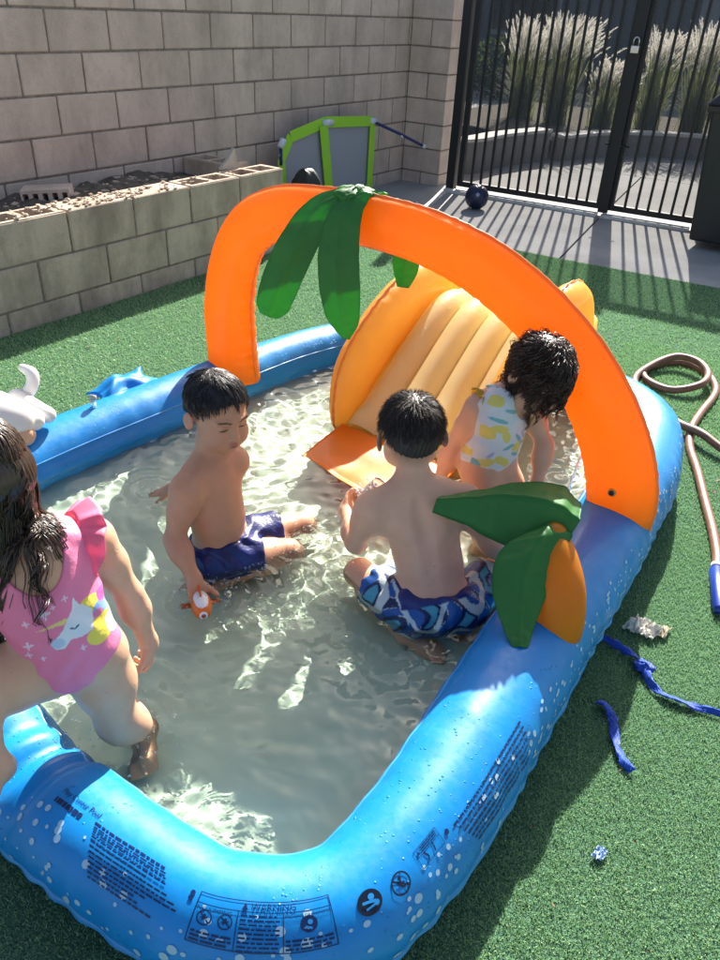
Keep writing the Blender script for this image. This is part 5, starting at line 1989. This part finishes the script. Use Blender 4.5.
def shorts(name, person, pel, neck, front, legs, S, m, waist=.17, hem=.62, infl=.009, hipw=1., colf=None):
    F = Field(.003)
    pel, neck = V3(pel), V3(neck); up = unit(neck - pel); L = np.linalg.norm(neck - pel)
    fr = V3(front); fr = unit(fr - up * (fr @ up)); rt_ = np.cross(fr, up); B = np.stack([rt_, fr, up])
    F.ell(pel - fr * .004 * S, np.array((.094 * hipw + infl, .070 + infl, .074 + infl)) * S, B, .03)
    F.ell(pel + up * L * .28 + fr * .006 * S, np.array((.083 + infl * .8, .064 + infl * .8, .07)) * S, B, .04)
    F.plane(pel + up * L * waist, up, .003)
    for hip, kn in legs:
        hip, kn = V3(hip), V3(kn); d = unit(kn - hip); LL = np.linalg.norm(kn - hip)
        F.cap(hip, hip + (kn - hip) * (hem + .25), (.061 + infl) * S, (.052 + infl * 1.5) * S, .03)
        end = hip + (kn - hip) * hem
        def f(P, end=end, d=d, hip=hip, kn=kn):
            x = P - end
            along = x @ d; rad_ = np.sqrt(np.maximum(((P - end) ** 2).sum(-1) - along ** 2, 0))
            return np.where(rad_ < .115 * S, along + .002 * np.sin(rad_ * 300), -.02)
        F.func(f, .003)
    me = F.mesh(name)
    P = coords(me)
    q = (P - pel) @ B.T
    w = .0028 * np.sin(q[:, 0] * 95 + 2.5 * np.sin(q[:, 2] * 50 + q[:, 1] * 30)) + .002 * np.sin(q[:, 1] * 120 + q[:, 0] * 60 + 3 * np.sin(q[:, 0] * 40))
    nr = P - (pel - up * .0); nr /= np.linalg.norm(nr, axis=1)[:, None]
    P = P + nr * w[:, None]
    me.vertices.foreach_set('co', P.astype(np.float32).ravel()); me.update()
    if colf is not None: set_color(me, colf(P, q))
    o = put(name, me, m, person)
    o.cycles.is_caustics_receiver = True
    return o


# ================================================================== boy in navy shorts, kneeling on the left
p1 = thing('person', 'boy in navy swim shorts kneeling in the water holding an orange toy', 'person', (-1.2, 1.25, 0))
S1 = .98
pel, neck = (-1.222, 1.195, .132), (-1.262, 1.208, .392)
fr1 = (.93, .12, 0)
F = Field(.0027)
torso(F, pel, neck, fr1, S1)
H1 = Head((-1.258, 1.252, .517), (.93, -.25, -.12), (.05, .02, 1), .97)
H1.build(F, neck)
shR, elR, wrR = (-1.238, 1.105, .357), (-1.240, 1.052, .235), (-1.152, 1.028, .158)
shL, elL, wrL = (-1.252, 1.292, .352), (-1.355, 1.365, .265), (-1.515, 1.30, .15)
limb_arm(F, shR, elR, wrR, S1); limb_arm(F, shL, elL, wrL, S1)
F.cap(V3(neck) - (0, 0, .018), V3(neck) * .45 + V3(shR) * .55, .030, .030, .035); F.cap(V3(neck) - (0, 0, .018), V3(neck) * .45 + V3(shL) * .55, .030, .030, .035)
F.cap(V3(shR) * .7 + V3(neck) * .3 + np.array((0, 0, -.03)), V3(shR), .036, .034, .03); F.cap(V3(shL) * .7 + V3(neck) * .3 + np.array((0, 0, -.03)), V3(shL), .036, .034, .03)
hipR, knR, anR = (-1.208, 1.145, .112), (-1.082, 1.318, .098), (-1.165, 1.115, .045)
hipL, knL, anL = (-1.225, 1.245, .115), (-1.13, 1.44, .10), (-1.275, 1.31, .045)
limb_leg(F, hipR, knR, anR, S1); limb_leg(F, hipL, knL, anL, S1)
foot(F, anR, (-.3, .2, -.35), (-.35, -.85, -.1), S1, 1); foot(F, anL, (0, .2, -.35), (-.8, -.4, -.1), S1, -1)
hand(F, wrR, (.45, -.35, -.55), (.55, -.1, .45), -1, (.5, .5, .55, .6), .75, S1)
hand(F, wrL, (-.85, -.25, -.35), (.2, .1, -.9), 1, (.15, .15, .2, .2), .6, S1)
body1 = finish_body(F, 'body', p1, 'a', H1, lambda P, c: redden(redden(P, c, (-1.16, 1.02, .15), .07, (.56, .27, .19), .5), redden(P, c, (-1.24, 1.05, .24), .09, (.52, .26, .175), .4), (-1.24, 1.05, .24), .09, (.52, .26, .175), .4))
line1 = lambda x, y: np.where(y > .02, .034 + (y - .02) * .5 - np.abs(x) * .1, np.where(y > -.035, .022, -.04 + (y + .09) * 1.1)) + .003 * np.sin(x * 420)
H1.hair_cap('hair', line1, .0065, M_HAIRB, p1)
H1.strands('hair_strands', 1900, .028, line1, M_HAIRB, p1, 3, .0011, .1, .003, steps=5, off=.007, clump=260, tight=.6, spread=.09)
M_NAVYS = mat('navy_swim_fabric', (.010, .016, .10), .4, .4); _g = N(M_NAVYS); _g.normal(_g.bump(_g.noise(_g.coord(), 60, 3), .4, .006))
_g.base(_g.ramp(_g.noise(_g.coord(), 18, 4), [(.35, (.008, .012, .075)), (.7, (.018, .035, .20))]))
shorts('swim_shorts', p1, pel, neck, fr1, [(hipR, knR), (hipL, knL)], S1, M_NAVYS, waist=.14, hem=.62)

# ================================================================== boy in patterned shorts, seen from behind
p2 = thing('person', 'boy in blue patterned shorts sitting with his back to the camera', 'person', (-.62, 1.35, 0))
S2 = 1.04
pel, neck = (-.622, 1.355, .118), (-.772, 1.435, .402)
fr2 = (-.62, .78, 0)
F = Field(.003)
torso(F, pel, neck, fr2, S2, 1.0)
H2 = Head((-.812, 1.475, .512), (-.62, .74, -.22), (-.12, .05, 1), 1.0)
H2.build(F, neck)
shR, elR, wrR = (-.655, 1.498, .362), (-.59, 1.535, .245), (-.545, 1.60, .165)
shL, elL, wrL = (-.825, 1.335, .352), (-.868, 1.335, .228), (-.978, 1.445, .222)
limb_arm(F, shR, elR, wrR, S2); limb_arm(F, shL, elL, wrL, S2)
for s_ in (shR, shL):
    F.cap(V3(neck) - (0, 0, .012), V3(neck) * .45 + V3(s_) * .55, .033, .032, .04); F.cap(V3(s_) * .65 + V3(neck) * .35 + np.array((.01, -.01, -.045)), V3(s_) + np.array((0, 0, -.01)), .042, .036, .04)
hipR, knR, anR = (-.578, 1.405, .108), (-.565, 1.615, .112), (-.53, 1.41, .045)
hipL, knL, anL = (-.665, 1.305, .108), (-.862, 1.352, .112), (-.655, 1.262, .042)
limb_leg(F, hipR, knR, anR, S2); limb_leg(F, hipL, knL, anL, S2)
foot(F, anL, (.1, .1, -.4), (.9, .05, -.1), S2, -1); foot(F, anR, (-.1, .1, -.4), (-.1, -.9, -.1), S2, 1)
hand(F, wrL, (-.25, .75, .35), (.75, .1, .2), 1, (.55, .55, .6, .65), .7, S2)
hand(F, wrR, (-.2, .7, -.4), (0, -.2, -.9), -1, (.3, .3, .3, .35), .6, S2)


def paint2(P, c):
    c = redden(P, c, (-.56, 1.38, .24), .16, (.72, .33, .25), .55)
    q = H2.loc(P)
    low = np.clip((q[:, 2] + .075) / .05, 0, 1) * np.clip((.02 - q[:, 2]) / .03, 0, 1) * np.clip((-.005 - q[:, 1]) / .02, 0, 1)
    t = (low * .72)[:, None]
    return c * (1 - t) + np.array((.05, .035, .028)) * t


body2 = finish_body(F, 'body', p2, 'b', H2, paint2)
line2 = lambda x, y: np.where(y > .02, .03 + (y - .02) * .6, np.where(y > -.035, .022, -.03 + (y + .09) * .95)) + .002 * np.sin(x * 500)
H2.hair_cap('hair', line2, .0045, M_HAIRD, p2)
H2.strands('hair_strands', 3200, .020, line2, M_HAIRD, p2, 5, .0007, .0, .009, steps=4, off=.005, crown=(0, -.03, .1))


def pattern2(P, q):
    a = np.sin(q[:, 0] * 62 + 3.2 * np.sin(q[:, 2] * 34 + q[:, 1] * 22) + q[:, 1] * 48)
    b = np.sin(q[:, 1] * 55 - q[:, 2] * 60 + 2.5 * np.sin(q[:, 0] * 45))
    navy, blue, white, teal = np.array((.010, .022, .09)), np.array((.015, .09, .33)), np.array((.55, .62, .62)), np.array((.08, .33, .45))
    c = np.where((a > .35)[:, None], blue, navy)
    c = np.where((b > .72)[:, None], white, c)
    c = np.where(((a < -.55) & (b < .2))[:, None], teal, c)
    c = np.where(((a > .18) & (a < .34) & (b > -.1))[:, None], white, c)
    band = (np.clip((q[:, 2] - .031) / .003, 0, 1) * (q[:, 1] < .02) * (np.abs(q[:, 0]) < .092))[:, None]
    return c * (1 - band) + np.array((.016, .03, .16)) * band


shorts('swim_shorts', p2, pel, neck, fr2, [(hipR, knR), (hipL, knL)], S2, vcol_mat('patterned_swim_fabric', .45), waist=.13, hem=.70, infl=.010, colf=pattern2)
def yoke(F, neck, sh, S, drop=(0, 0, -.03)):
    n, s_ = V3(neck), V3(sh)
    F.cap(n + np.array(drop) * .5, n * .5 + s_ * .5, .033 * S, .032 * S, .035)
    F.cap(s_ * .7 + n * .3 + np.array(drop), s_, .036 * S, .033 * S, .03)


def swimsuit(name, person, pel, neck, front, S, m, shs, paint, infl=.0045, hipw=1., scoop=(.05, .06, .08), sc_t=.98, back=.05, arm=.040, step=.0022, belly=.012):
    F = Field(step)
    B = torso(F, pel, neck, front, S, hipw, belly=belly)
    F.ops = [o for o in F.ops if o[0] == 'add']
    pel, neck = V3(pel), V3(neck); up = B[2]; fr = B[1]; rt_ = B[0]; L = np.linalg.norm(neck - pel)
    for sh in shs: yoke(F, neck, sh, S)
    # neck opening, scooped in front; armholes; leg openings
    F.cap(neck - up * .01, neck + up * .09, .050 * S, .055 * S, .003, 'sub')
    F.ell(pel + up * L * sc_t + fr * .06 * S, np.array(scoop) * S, B, .004, 'sub')
    F.ell(pel + up * L * sc_t - fr * .06 * S, np.array((scoop[0], .05, back)) * S, B, .004, 'sub')
    for q, sh in zip((1, -1), shs):
        o = V3(sh) + unit(V3(sh) - neck) * .016 * S
        F.cap(o + up * .05 * S, o - up * .06 * S, arm * S, arm * S, .004, 'sub')
        F.cap(o, o + unit(V3(sh) - neck) * .05, (arm + .01) * S, (arm + .02) * S, .004, 'sub')
        F.ell(pel - up * .075 * S + rt_ * q * .105 * S + fr * .02, np.array((.072, .13, .062)) * S, B, .006, 'sub')
    me = F.mesh(name, inflate=infl)
    P = coords(me); q = (P - pel) @ B.T
    w = .0012 * np.sin(q[:, 0] * 130 + 3 * np.sin(q[:, 2] * 45)) + .0012 * np.sin(q[:, 2] * 110 + q[:, 0] * 40)
    nr = (q * np.array((1, 1, 0))) @ B; nr /= np.linalg.norm(nr, axis=1)[:, None] + 1e-6
    P = P + nr * w[:, None]
    me.vertices.foreach_set('co', P.astype(np.float32).ravel()); me.update()
    set_color(me, paint(P, q))
    o = put(name, me, m, person)
    o.cycles.is_caustics_receiver = True
    return o, B


def ruffle(name, person, path, outs, width, m, waves=9, amp=.009, seed=0, rows=8, droop=(0, 0, -1)):
    C = catmull([tuple(p) + tuple(o) for p, o in zip(path, outs)], 16)
    v = []
    dr = np.array(droop, float)
    n = len(C)
    for i, row in enumerate(C):
        p, o = row[:3], unit(row[3:])
        t = unit(C[min(i + 1, n - 1)][:3] - C[max(i - 1, 0)][:3])
        nn = np.cross(o, t)
        env = math.sin(math.pi * min(1, max(0, i / (n - 1)))) ** .35
        for j in range(rows):
            u = j / (rows - 1)
            ph = i / (n - 1) * waves * 2 * math.pi
            c = p + o * width * env * u + nn * amp * u * math.sin(ph + .8 * math.sin(ph * .5 + seed)) + dr * width * .55 * u * u * env
            v.append(c)
    o = put(name, mesh_from(v, grid_faces(n, rows), name), m, person)
    o.modifiers.new('thick', 'SOLIDIFY').thickness = .0016
    return o


# ================================================================== curly girl kneeling by the slide
p3 = thing('person', 'curly haired girl in lemon print swimsuit bending over beside the slide', 'person', (-.75, 1.95, 0))
S3 = .86
pel, neck = (-.692, 1.70, .385), (-.688, 1.752, .552)
fr3 = (.86, -.22, -.25)
F = Field(.0026)
torso(F, pel, neck, fr3, S3, 1.0, belly=.018)
H3 = Head((-.618, 1.782, .625), (.80, -.42, -.44), (.46, -.14, .84), .92)
H3.build(F, neck)
shR, elR, wrR = (-.738, 1.695, .518), (-.785, 1.668, .398), (-.80, 1.635, .292)
shL, elL, wrL = (-.655, 1.825, .515), (-.575, 1.80, .42), (-.56, 1.75, .32)
limb_arm(F, shR, elR, wrR, S3); limb_arm(F, shL, elL, wrL, S3)
for s_ in (shR, shL):
    yoke(F, neck, s_, S3)
hipR, knR, anR = (-.700, 1.668, .355), (-.640, 1.672, .205), (-.672, 1.690, .062)
hipL, knL, anL = (-.675, 1.735, .355), (-.605, 1.745, .205), (-.645, 1.775, .062)
limb_leg(F, hipR, knR, anR, S3); limb_leg(F, hipL, knL, anL, S3)
foot(F, anR, (0, 0, -1), (.8, .1, 0), S3, 1); foot(F, anL, (0, 0, -1), (.8, .1, 0), S3, -1)
hand(F, wrR, (.05, -.25, -.9), (.6, .4, 0), 1, (.3, .35, .4, .4), .6, S3)
hand(F, wrL, (.1, -.3, -.8), (-.5, 0, .2), -1, (.3, .3, .3, .35), .6, S3)
body3 = finish_body(F, 'body', p3, 'c', H3)
_rs3 = np.random.RandomState(8)
_lem = [(_rs3.uniform(-.11, .11), _rs3.uniform(-.08, .26), _rs3.choice((-1, 1)), _rs3.uniform(0, 3.14), _rs3.choice((0, 0, 1, 1, 2))) for _ in range(90)]


def lemon(P, q):
    c = np.tile(np.array((.70, .70, .69)), (len(P), 1))
    for x, z, sd, a, kind in _lem:
        dx, dz = q[:, 0] - x, q[:, 2] - z
        u = dx * math.cos(a) + dz * math.sin(a); w = -dx * math.sin(a) + dz * math.cos(a)
        if kind == 0: m_, rgb = (u / .017) ** 2 + (w / .011) ** 2 < 1, (.78, .62, .14)
        elif kind == 1: m_, rgb = (u / .018) ** 2 + (w / .0055) ** 2 < 1, (.20, .46, .48)
        else: m_, rgb = (u / .012) ** 2 + (w / .004) ** 2 < 1, (.42, .44, .68)
        m_ &= (np.sign(q[:, 1]) == sd)
        c[m_] = rgb
    return c


M_SUIT = vcol_mat('swimsuit_fabric', .5)
_n, _f3 = V3(neck), unit(fr3)
_u3 = unit(V3(neck) - V3(pel))
swimsuit('swimsuit', p3, pel, neck, fr3, S3, M_SUIT, (shR, shL), lemon, scoop=(.042, .05, .05), belly=.018)
M_RUFY = mat('mustard_ruffle', (.62, .42, .05), .6); translucent(M_RUFY, (.75, .5, .06), .3)
def arm_ruffle(person, n, sh, f, u, S, m, width, t=.62, r=.050, waves=8, amp=.006, droop=.25):
    o = n * (1 - t) + V3(sh) * t; od = unit(V3(sh) - n)
    f = unit(f - od * (f @ od)); u = unit(np.cross(od, f)); u = u if u[2] > 0 else -u
    pts, outs = [], []
    for a in range(-75, 256, 30):
        c_, s_ = math.cos(math.radians(a)), math.sin(math.radians(a))
        rad_ = f * c_ + u * s_
        pts.append(o + rad_ * r * S + (np.array((0, 0, -.012)) if s_ < 0 else 0)); outs.append(od * .8 + rad_ * .75)
    ruffle('ruffle', person, pts, outs, width * S, m, waves, amp, droop=(0, 0, -droop))


for s_ in (shR, shL): arm_ruffle(p3, _n, s_, _f3, _u3, S3, M_RUFY, .034, r=.049)
line3 = lambda x, y: np.where(y > .015, .03 + (y - .015) * .9, np.where(y > -.03, -.03 + (y + .03) * .5, -.07 + (y + .09) * .4))
H3.hair_cap('hair', line3, .004, M_HAIRD, p3)
_av3 = [(tuple(_n), .052), (tuple(V3(neck) * .6 + V3(pel) * .4), .078), (tuple(H3.p(0, .02, -.03)), .062)]
M_HAIRC = mat('curly_brown_hair', (.050, .027, .017), .36, .6)
H3.strands('hair_strands', 1700, .175, line3, M_HAIRC, p3, 9, .0011, .62, .012, curl=.0095, wavel=.052, steps=24, off=.008, avoid=_av3, clump=130, tight=.66, spread=.13, taper=.6, comb=(0, -.55, 0))

# ================================================================== girl in the pink swimsuit, stepping out on the left
p4 = thing('person', 'girl in pink unicorn swimsuit with long wet hair stepping over the pool rim', 'person', (-1.0, .55, 0))
S4 = .98
pel, neck = (-.988, .562, .378), (-1.072, .580, .588)
fr4 = (.87, -.46, -.15)
F = Field(.0028)
torso(F, pel, neck, fr4, S4, 1.0, belly=.02)
H4 = Head((-1.118, .536, .716), (-.50, -.66, -.50), (-.30, -.25, 1), .97)
H4.build(F, neck)
shL, elL, wrL = (-1.035, .682, .545), (-.996, .716, .408), (-.982, .735, .272)
shR, elR, wrR = (-1.14, .49, .54), (-1.16, .40, .42), (-1.09, .345, .33)
limb_arm(F, shR, elR, wrR, S4); limb_arm(F, shL, elL, wrL, S4)
for s_ in (shR, shL):
    yoke(F, neck, s_, S4)
hipR, knR, anR = (-1.025, .518, .345), (-1.03, .375, .40), (-.965, .372, .275)
hipL, knL, anL = (-.970, .605, .345), (-.955, .612, .172), (-.938, .66, .098)
limb_leg(F, hipR, knR, anR, S4); limb_leg(F, hipL, knL, anL, S4)
foot(F, anR, (0, 0, -1), (.35, -.9, 0), S4, 1); foot(F, anL, (-.1, .2, -1), (.55, -.6, 0), S4, -1)
hand(F, wrL, (.05, -.05, -1), (-.6, -.6, .1), -1, (.75, .75, .8, .85), .35, S4, tcurl=.6)
hand(F, wrR, (.3, -.3, -.8), (.5, .5, 0), 1, (.4, .4, .4, .4), .6, S4)
body4 = finish_body(F, 'body', p4, 'd', H4)


def poly_mask(x, z, pts):
    return inside_poly(x, z, np.array(pts))


def unicorn(P, q):
    c = np.tile(np.array((.86, .22, .37)), (len(P), 1))
    front = q[:, 1] > -.02
    # u to the picture's right (the girl's left), w up, centred on the tummy
    u, w = -q[:, 0] - .018, q[:, 2] - .062
    def pt(pts, rgb):
        m_ = poly_mask(u, w, pts) & front; c[m_] = rgb
    def ell(x, z, a, b, rgb):
        m_ = (((u - x) / a) ** 2 + ((w - z) / b) ** 2 < 1) & front; c[m_] = rgb
    for x, z, a, b, rgb in ((.048, .032, .022, .016, (.85, .66, .10)), (.064, .016, .018, .016, (.22, .36, .70)), (.060, -.008, .02, .014, (.80, .62, .08)), (.046, -.028, .024, .018, (.86, .70, .10)),
                            (.072, -.022, .013, .02, (.72, .75, .80)), (.070, .036, .011, .012, (.62, .12, .40)), (.053, .010, .009, .008, (.78, .20, .36)), (.078, .004, .009, .012, (.40, .66, .40))):
        ell(x, z, a, b, rgb)
    pt([(-.030, -.022), (-.036, -.012), (-.028, -.003), (-.010, .010), (.004, .028), (.018, .040), (.034, .040), (.044, .026), (.046, .006), (.036, -.012), (.016, -.016), (-.002, -.012), (-.016, -.024)], (.76, .76, .80))
    pt([(.016, .038), (.024, .058), (.030, .040)], (.80, .80, .82))
    pt([(-.004, .020), (-.052, .022), (.004, .030)], (.86, .66, .22))
    ell(-.024, -.010, .012, .010, (.52, .60, .78))
    pt([(.002, .008), (.010, .003), (.018, .008), (.017, .011), (.010, .0065), (.003, .011)], (.05, .07, .15))
    for x, z, r in ((-.03, .048, .012), (-.012, .055, .005), (-.062, .04, .007), (-.07, .0, .009), (-.075, -.018, .007), (-.055, -.03, .005), (.01, .062, .006), (.012, -.036, .006)):
        a = np.arctan2(w - z, u - x); d = np.hypot(u - x, w - z)
        m_ = (d < r * (.35 + .65 * np.abs(np.cos(a * 2)) ** 3)) & front; c[m_] = (.85, .62, .74)
    edge = (q[:, 2] > .165) & False
    return c


_n, _f4 = V3(neck), unit(fr4); _u4 = unit(V3(neck) - V3(pel))
swimsuit('swimsuit', p4, pel, neck, fr4, S4, M_SUIT, (shR, shL), unicorn, scoop=(.052, .06, .085), step=.0018, belly=.02)
M_RUFP = mat('pink_ruffle', (.86, .22, .37), .55); translucent(M_RUFP, (.9, .2, .36), .3)
for s_ in (shR, shL): arm_ruffle(p4, _n, s_, _f4, _u4, S4, M_RUFP, .050, r=.050, waves=9, amp=.008, droop=.35)
line4 = lambda x, y: np.where(y > .02, .015 + (y - .02) * .7, np.where(y > -.03, -.03 + (y + .03) * .8, -.08 + (y + .09) * .5))
H4.hair_cap('hair', line4, .004, M_HAIRG, p4)
_av4 = [(tuple(_n), .048), (tuple(V3(neck) * .85 + V3(pel) * .15), .080), (tuple(V3(neck) * .62 + V3(pel) * .38), .088), (tuple(V3(neck) * .4 + V3(pel) * .6), .090), (tuple(V3(shL)), .040), (tuple(V3(shL) * .5 + _n * .5), .042), (tuple(H4.p(0, .02, -.03)), .064)]
H4.strands('hair_strands', 2300, .40, line4, M_HAIRG, p4, 4, .0013, .88, .003, curl=.004, wavel=.10, steps=20, off=.008, avoid=_av4, clump=120, tight=.8, spread=.13)
# loose wet locks hanging in front of the shoulder
H4.strands('hair_locks', 60, .40, lambda x, y: np.where(x < -.02, .0, 1.0), M_HAIRG, p4, 14, .0016, .85, .006, curl=.010, wavel=.085, steps=28, off=.010, avoid=_av4, clump=9, tight=.95, spread=.05)

# ================================================================== things held in the hands
fish = thing('toy_fish', 'orange and white toy fish in the hand of the boy in navy shorts', 'toy', (-1.105, 1.0, .13))
_fc = V3((-1.100, .995, .128)); _ff = unit((.75, -.58, .12)); _fu = unit(V3((0, 0, 1)) - _ff * _ff[2]); _fr = np.cross(_ff, _fu); _FB = np.stack([_fr, _ff, _fu])
F = Field(.0016)
F.ell(_fc, (.026, .042, .031), _FB, .01)
F.ell(_fc + _ff * .028, (.020, .022, .022), _FB, .012)
F.ell(_fc - _ff * .036, (.010, .02, .014), _FB, .012)
me = F.mesh('body'); P = coords(me); q = (P - _fc) @ _FB.T
_col = np.tile(np.array((.80, .17, .015)), (len(P), 1))
_wh = (q[:, 2] + .1 * q[:, 1] > .0225) | (np.abs(q[:, 1] + .03) < .003)
_col[_wh] = (.8, .8, .78)
set_color(me, _col)
M_FISH = vcol_mat('toy_fish_plastic', .3)
_fb = put('body', me, M_FISH, fish)
M_FIN = mat('orange_fin', (.80, .16, .01), .4); translucent(M_FIN, (.9, .25, .02), .3)
def fin(pts, nm='fin'):
    pts = [V3(p) for p in pts]; c = sum(pts) / len(pts)
    n = unit(np.cross(pts[1] - pts[0], pts[2] - pts[0])) * .0022
    v = [p + n for p in pts] + [p - n for p in pts]; k = len(pts)
    put(nm, mesh_from(v, [tuple(range(k)), tuple(reversed(range(k, 2 * k)))] + [(i, i + k, (i + 1) % k + k, (i + 1) % k) for i in range(k)], nm, False), M_FIN, fish)
fin([_fc - _ff * .045, _fc - _ff * .075 + _fu * .03, _fc - _ff * .085 + _fu * .012, _fc - _ff * .078, _fc - _ff * .085 - _fu * .012, _fc - _ff * .072 - _fu * .028], 'tail_fin')
fin([_fc + _fu * .028 + _ff * .012, _fc + _fu * .048, _fc + _fu * .046 - _ff * .02, _fc + _fu * .022 - _ff * .026])
for sd in (-1, 1):
    fin([_fc + _fr * sd * .022 + _ff * .008, _fc + _fr * sd * .050 - _ff * .006 - _fu * .008, _fc + _fr * sd * .048 - _ff * .024 - _fu * .01, _fc + _fr * sd * .021 - _ff * .014])
_v, _f = disc(_fc + _ff * .047, _ff, .0105, .004, 18); put('mouth_ring', mesh_from(_v, _f, 'mouth_ring'), mat('white_plastic', (.8, .8, .78), .3), fish)
_v, _f = disc(_fc + _ff * .0505, _ff, .0055, .003, 14); put('mouth', mesh_from(_v, _f, 'mouth'), mat('dark_red_plastic', (.35, .06, .03), .4), fish)
cup = thing('plastic_cup', 'small clear plastic cup of foamy water in the hand of the boy seen from behind', 'cup', (-.935, 1.52, .2))
_cv = []
for i in range(28):
    for j in range(9):
        a = 2 * math.pi * i / 28; u = j / 8
        r = .026 + .010 * u
        p = Vector((r * math.cos(a), r * math.sin(a), .07 * u - .03)); p.rotate(Matrix.Rotation(.8, 3, 'Y')); p.rotate(Matrix.Rotation(.4, 3, 'Z'))
        _cv.append(p + Vector((-.935, 1.50, .262)))
_co = put('shell', mesh_from(_cv, grid_faces(28, 9, True), 'shell'), M_CLEARP, cup); _co.modifiers.new('thick', 'SOLIDIFY').thickness = .0015
M_FOAM = mat('water_foam', (.8, .78, .76), .5); translucent(M_FOAM, (.9, .85, .82), .4)
_fm = MB()
for k in range(160):
    c = Vector((-.935, 1.50, .265)) + Vector((R.gauss(0, .016), R.gauss(0, .016), R.gauss(0, .012))); r = R.uniform(.003, .006)
    _fm.add([c + Vector(d) * r for d in OCTA], OCF)
fo = _fm.build('foam', M_FOAM, cup, True); fo['kind'] = 'stuff'
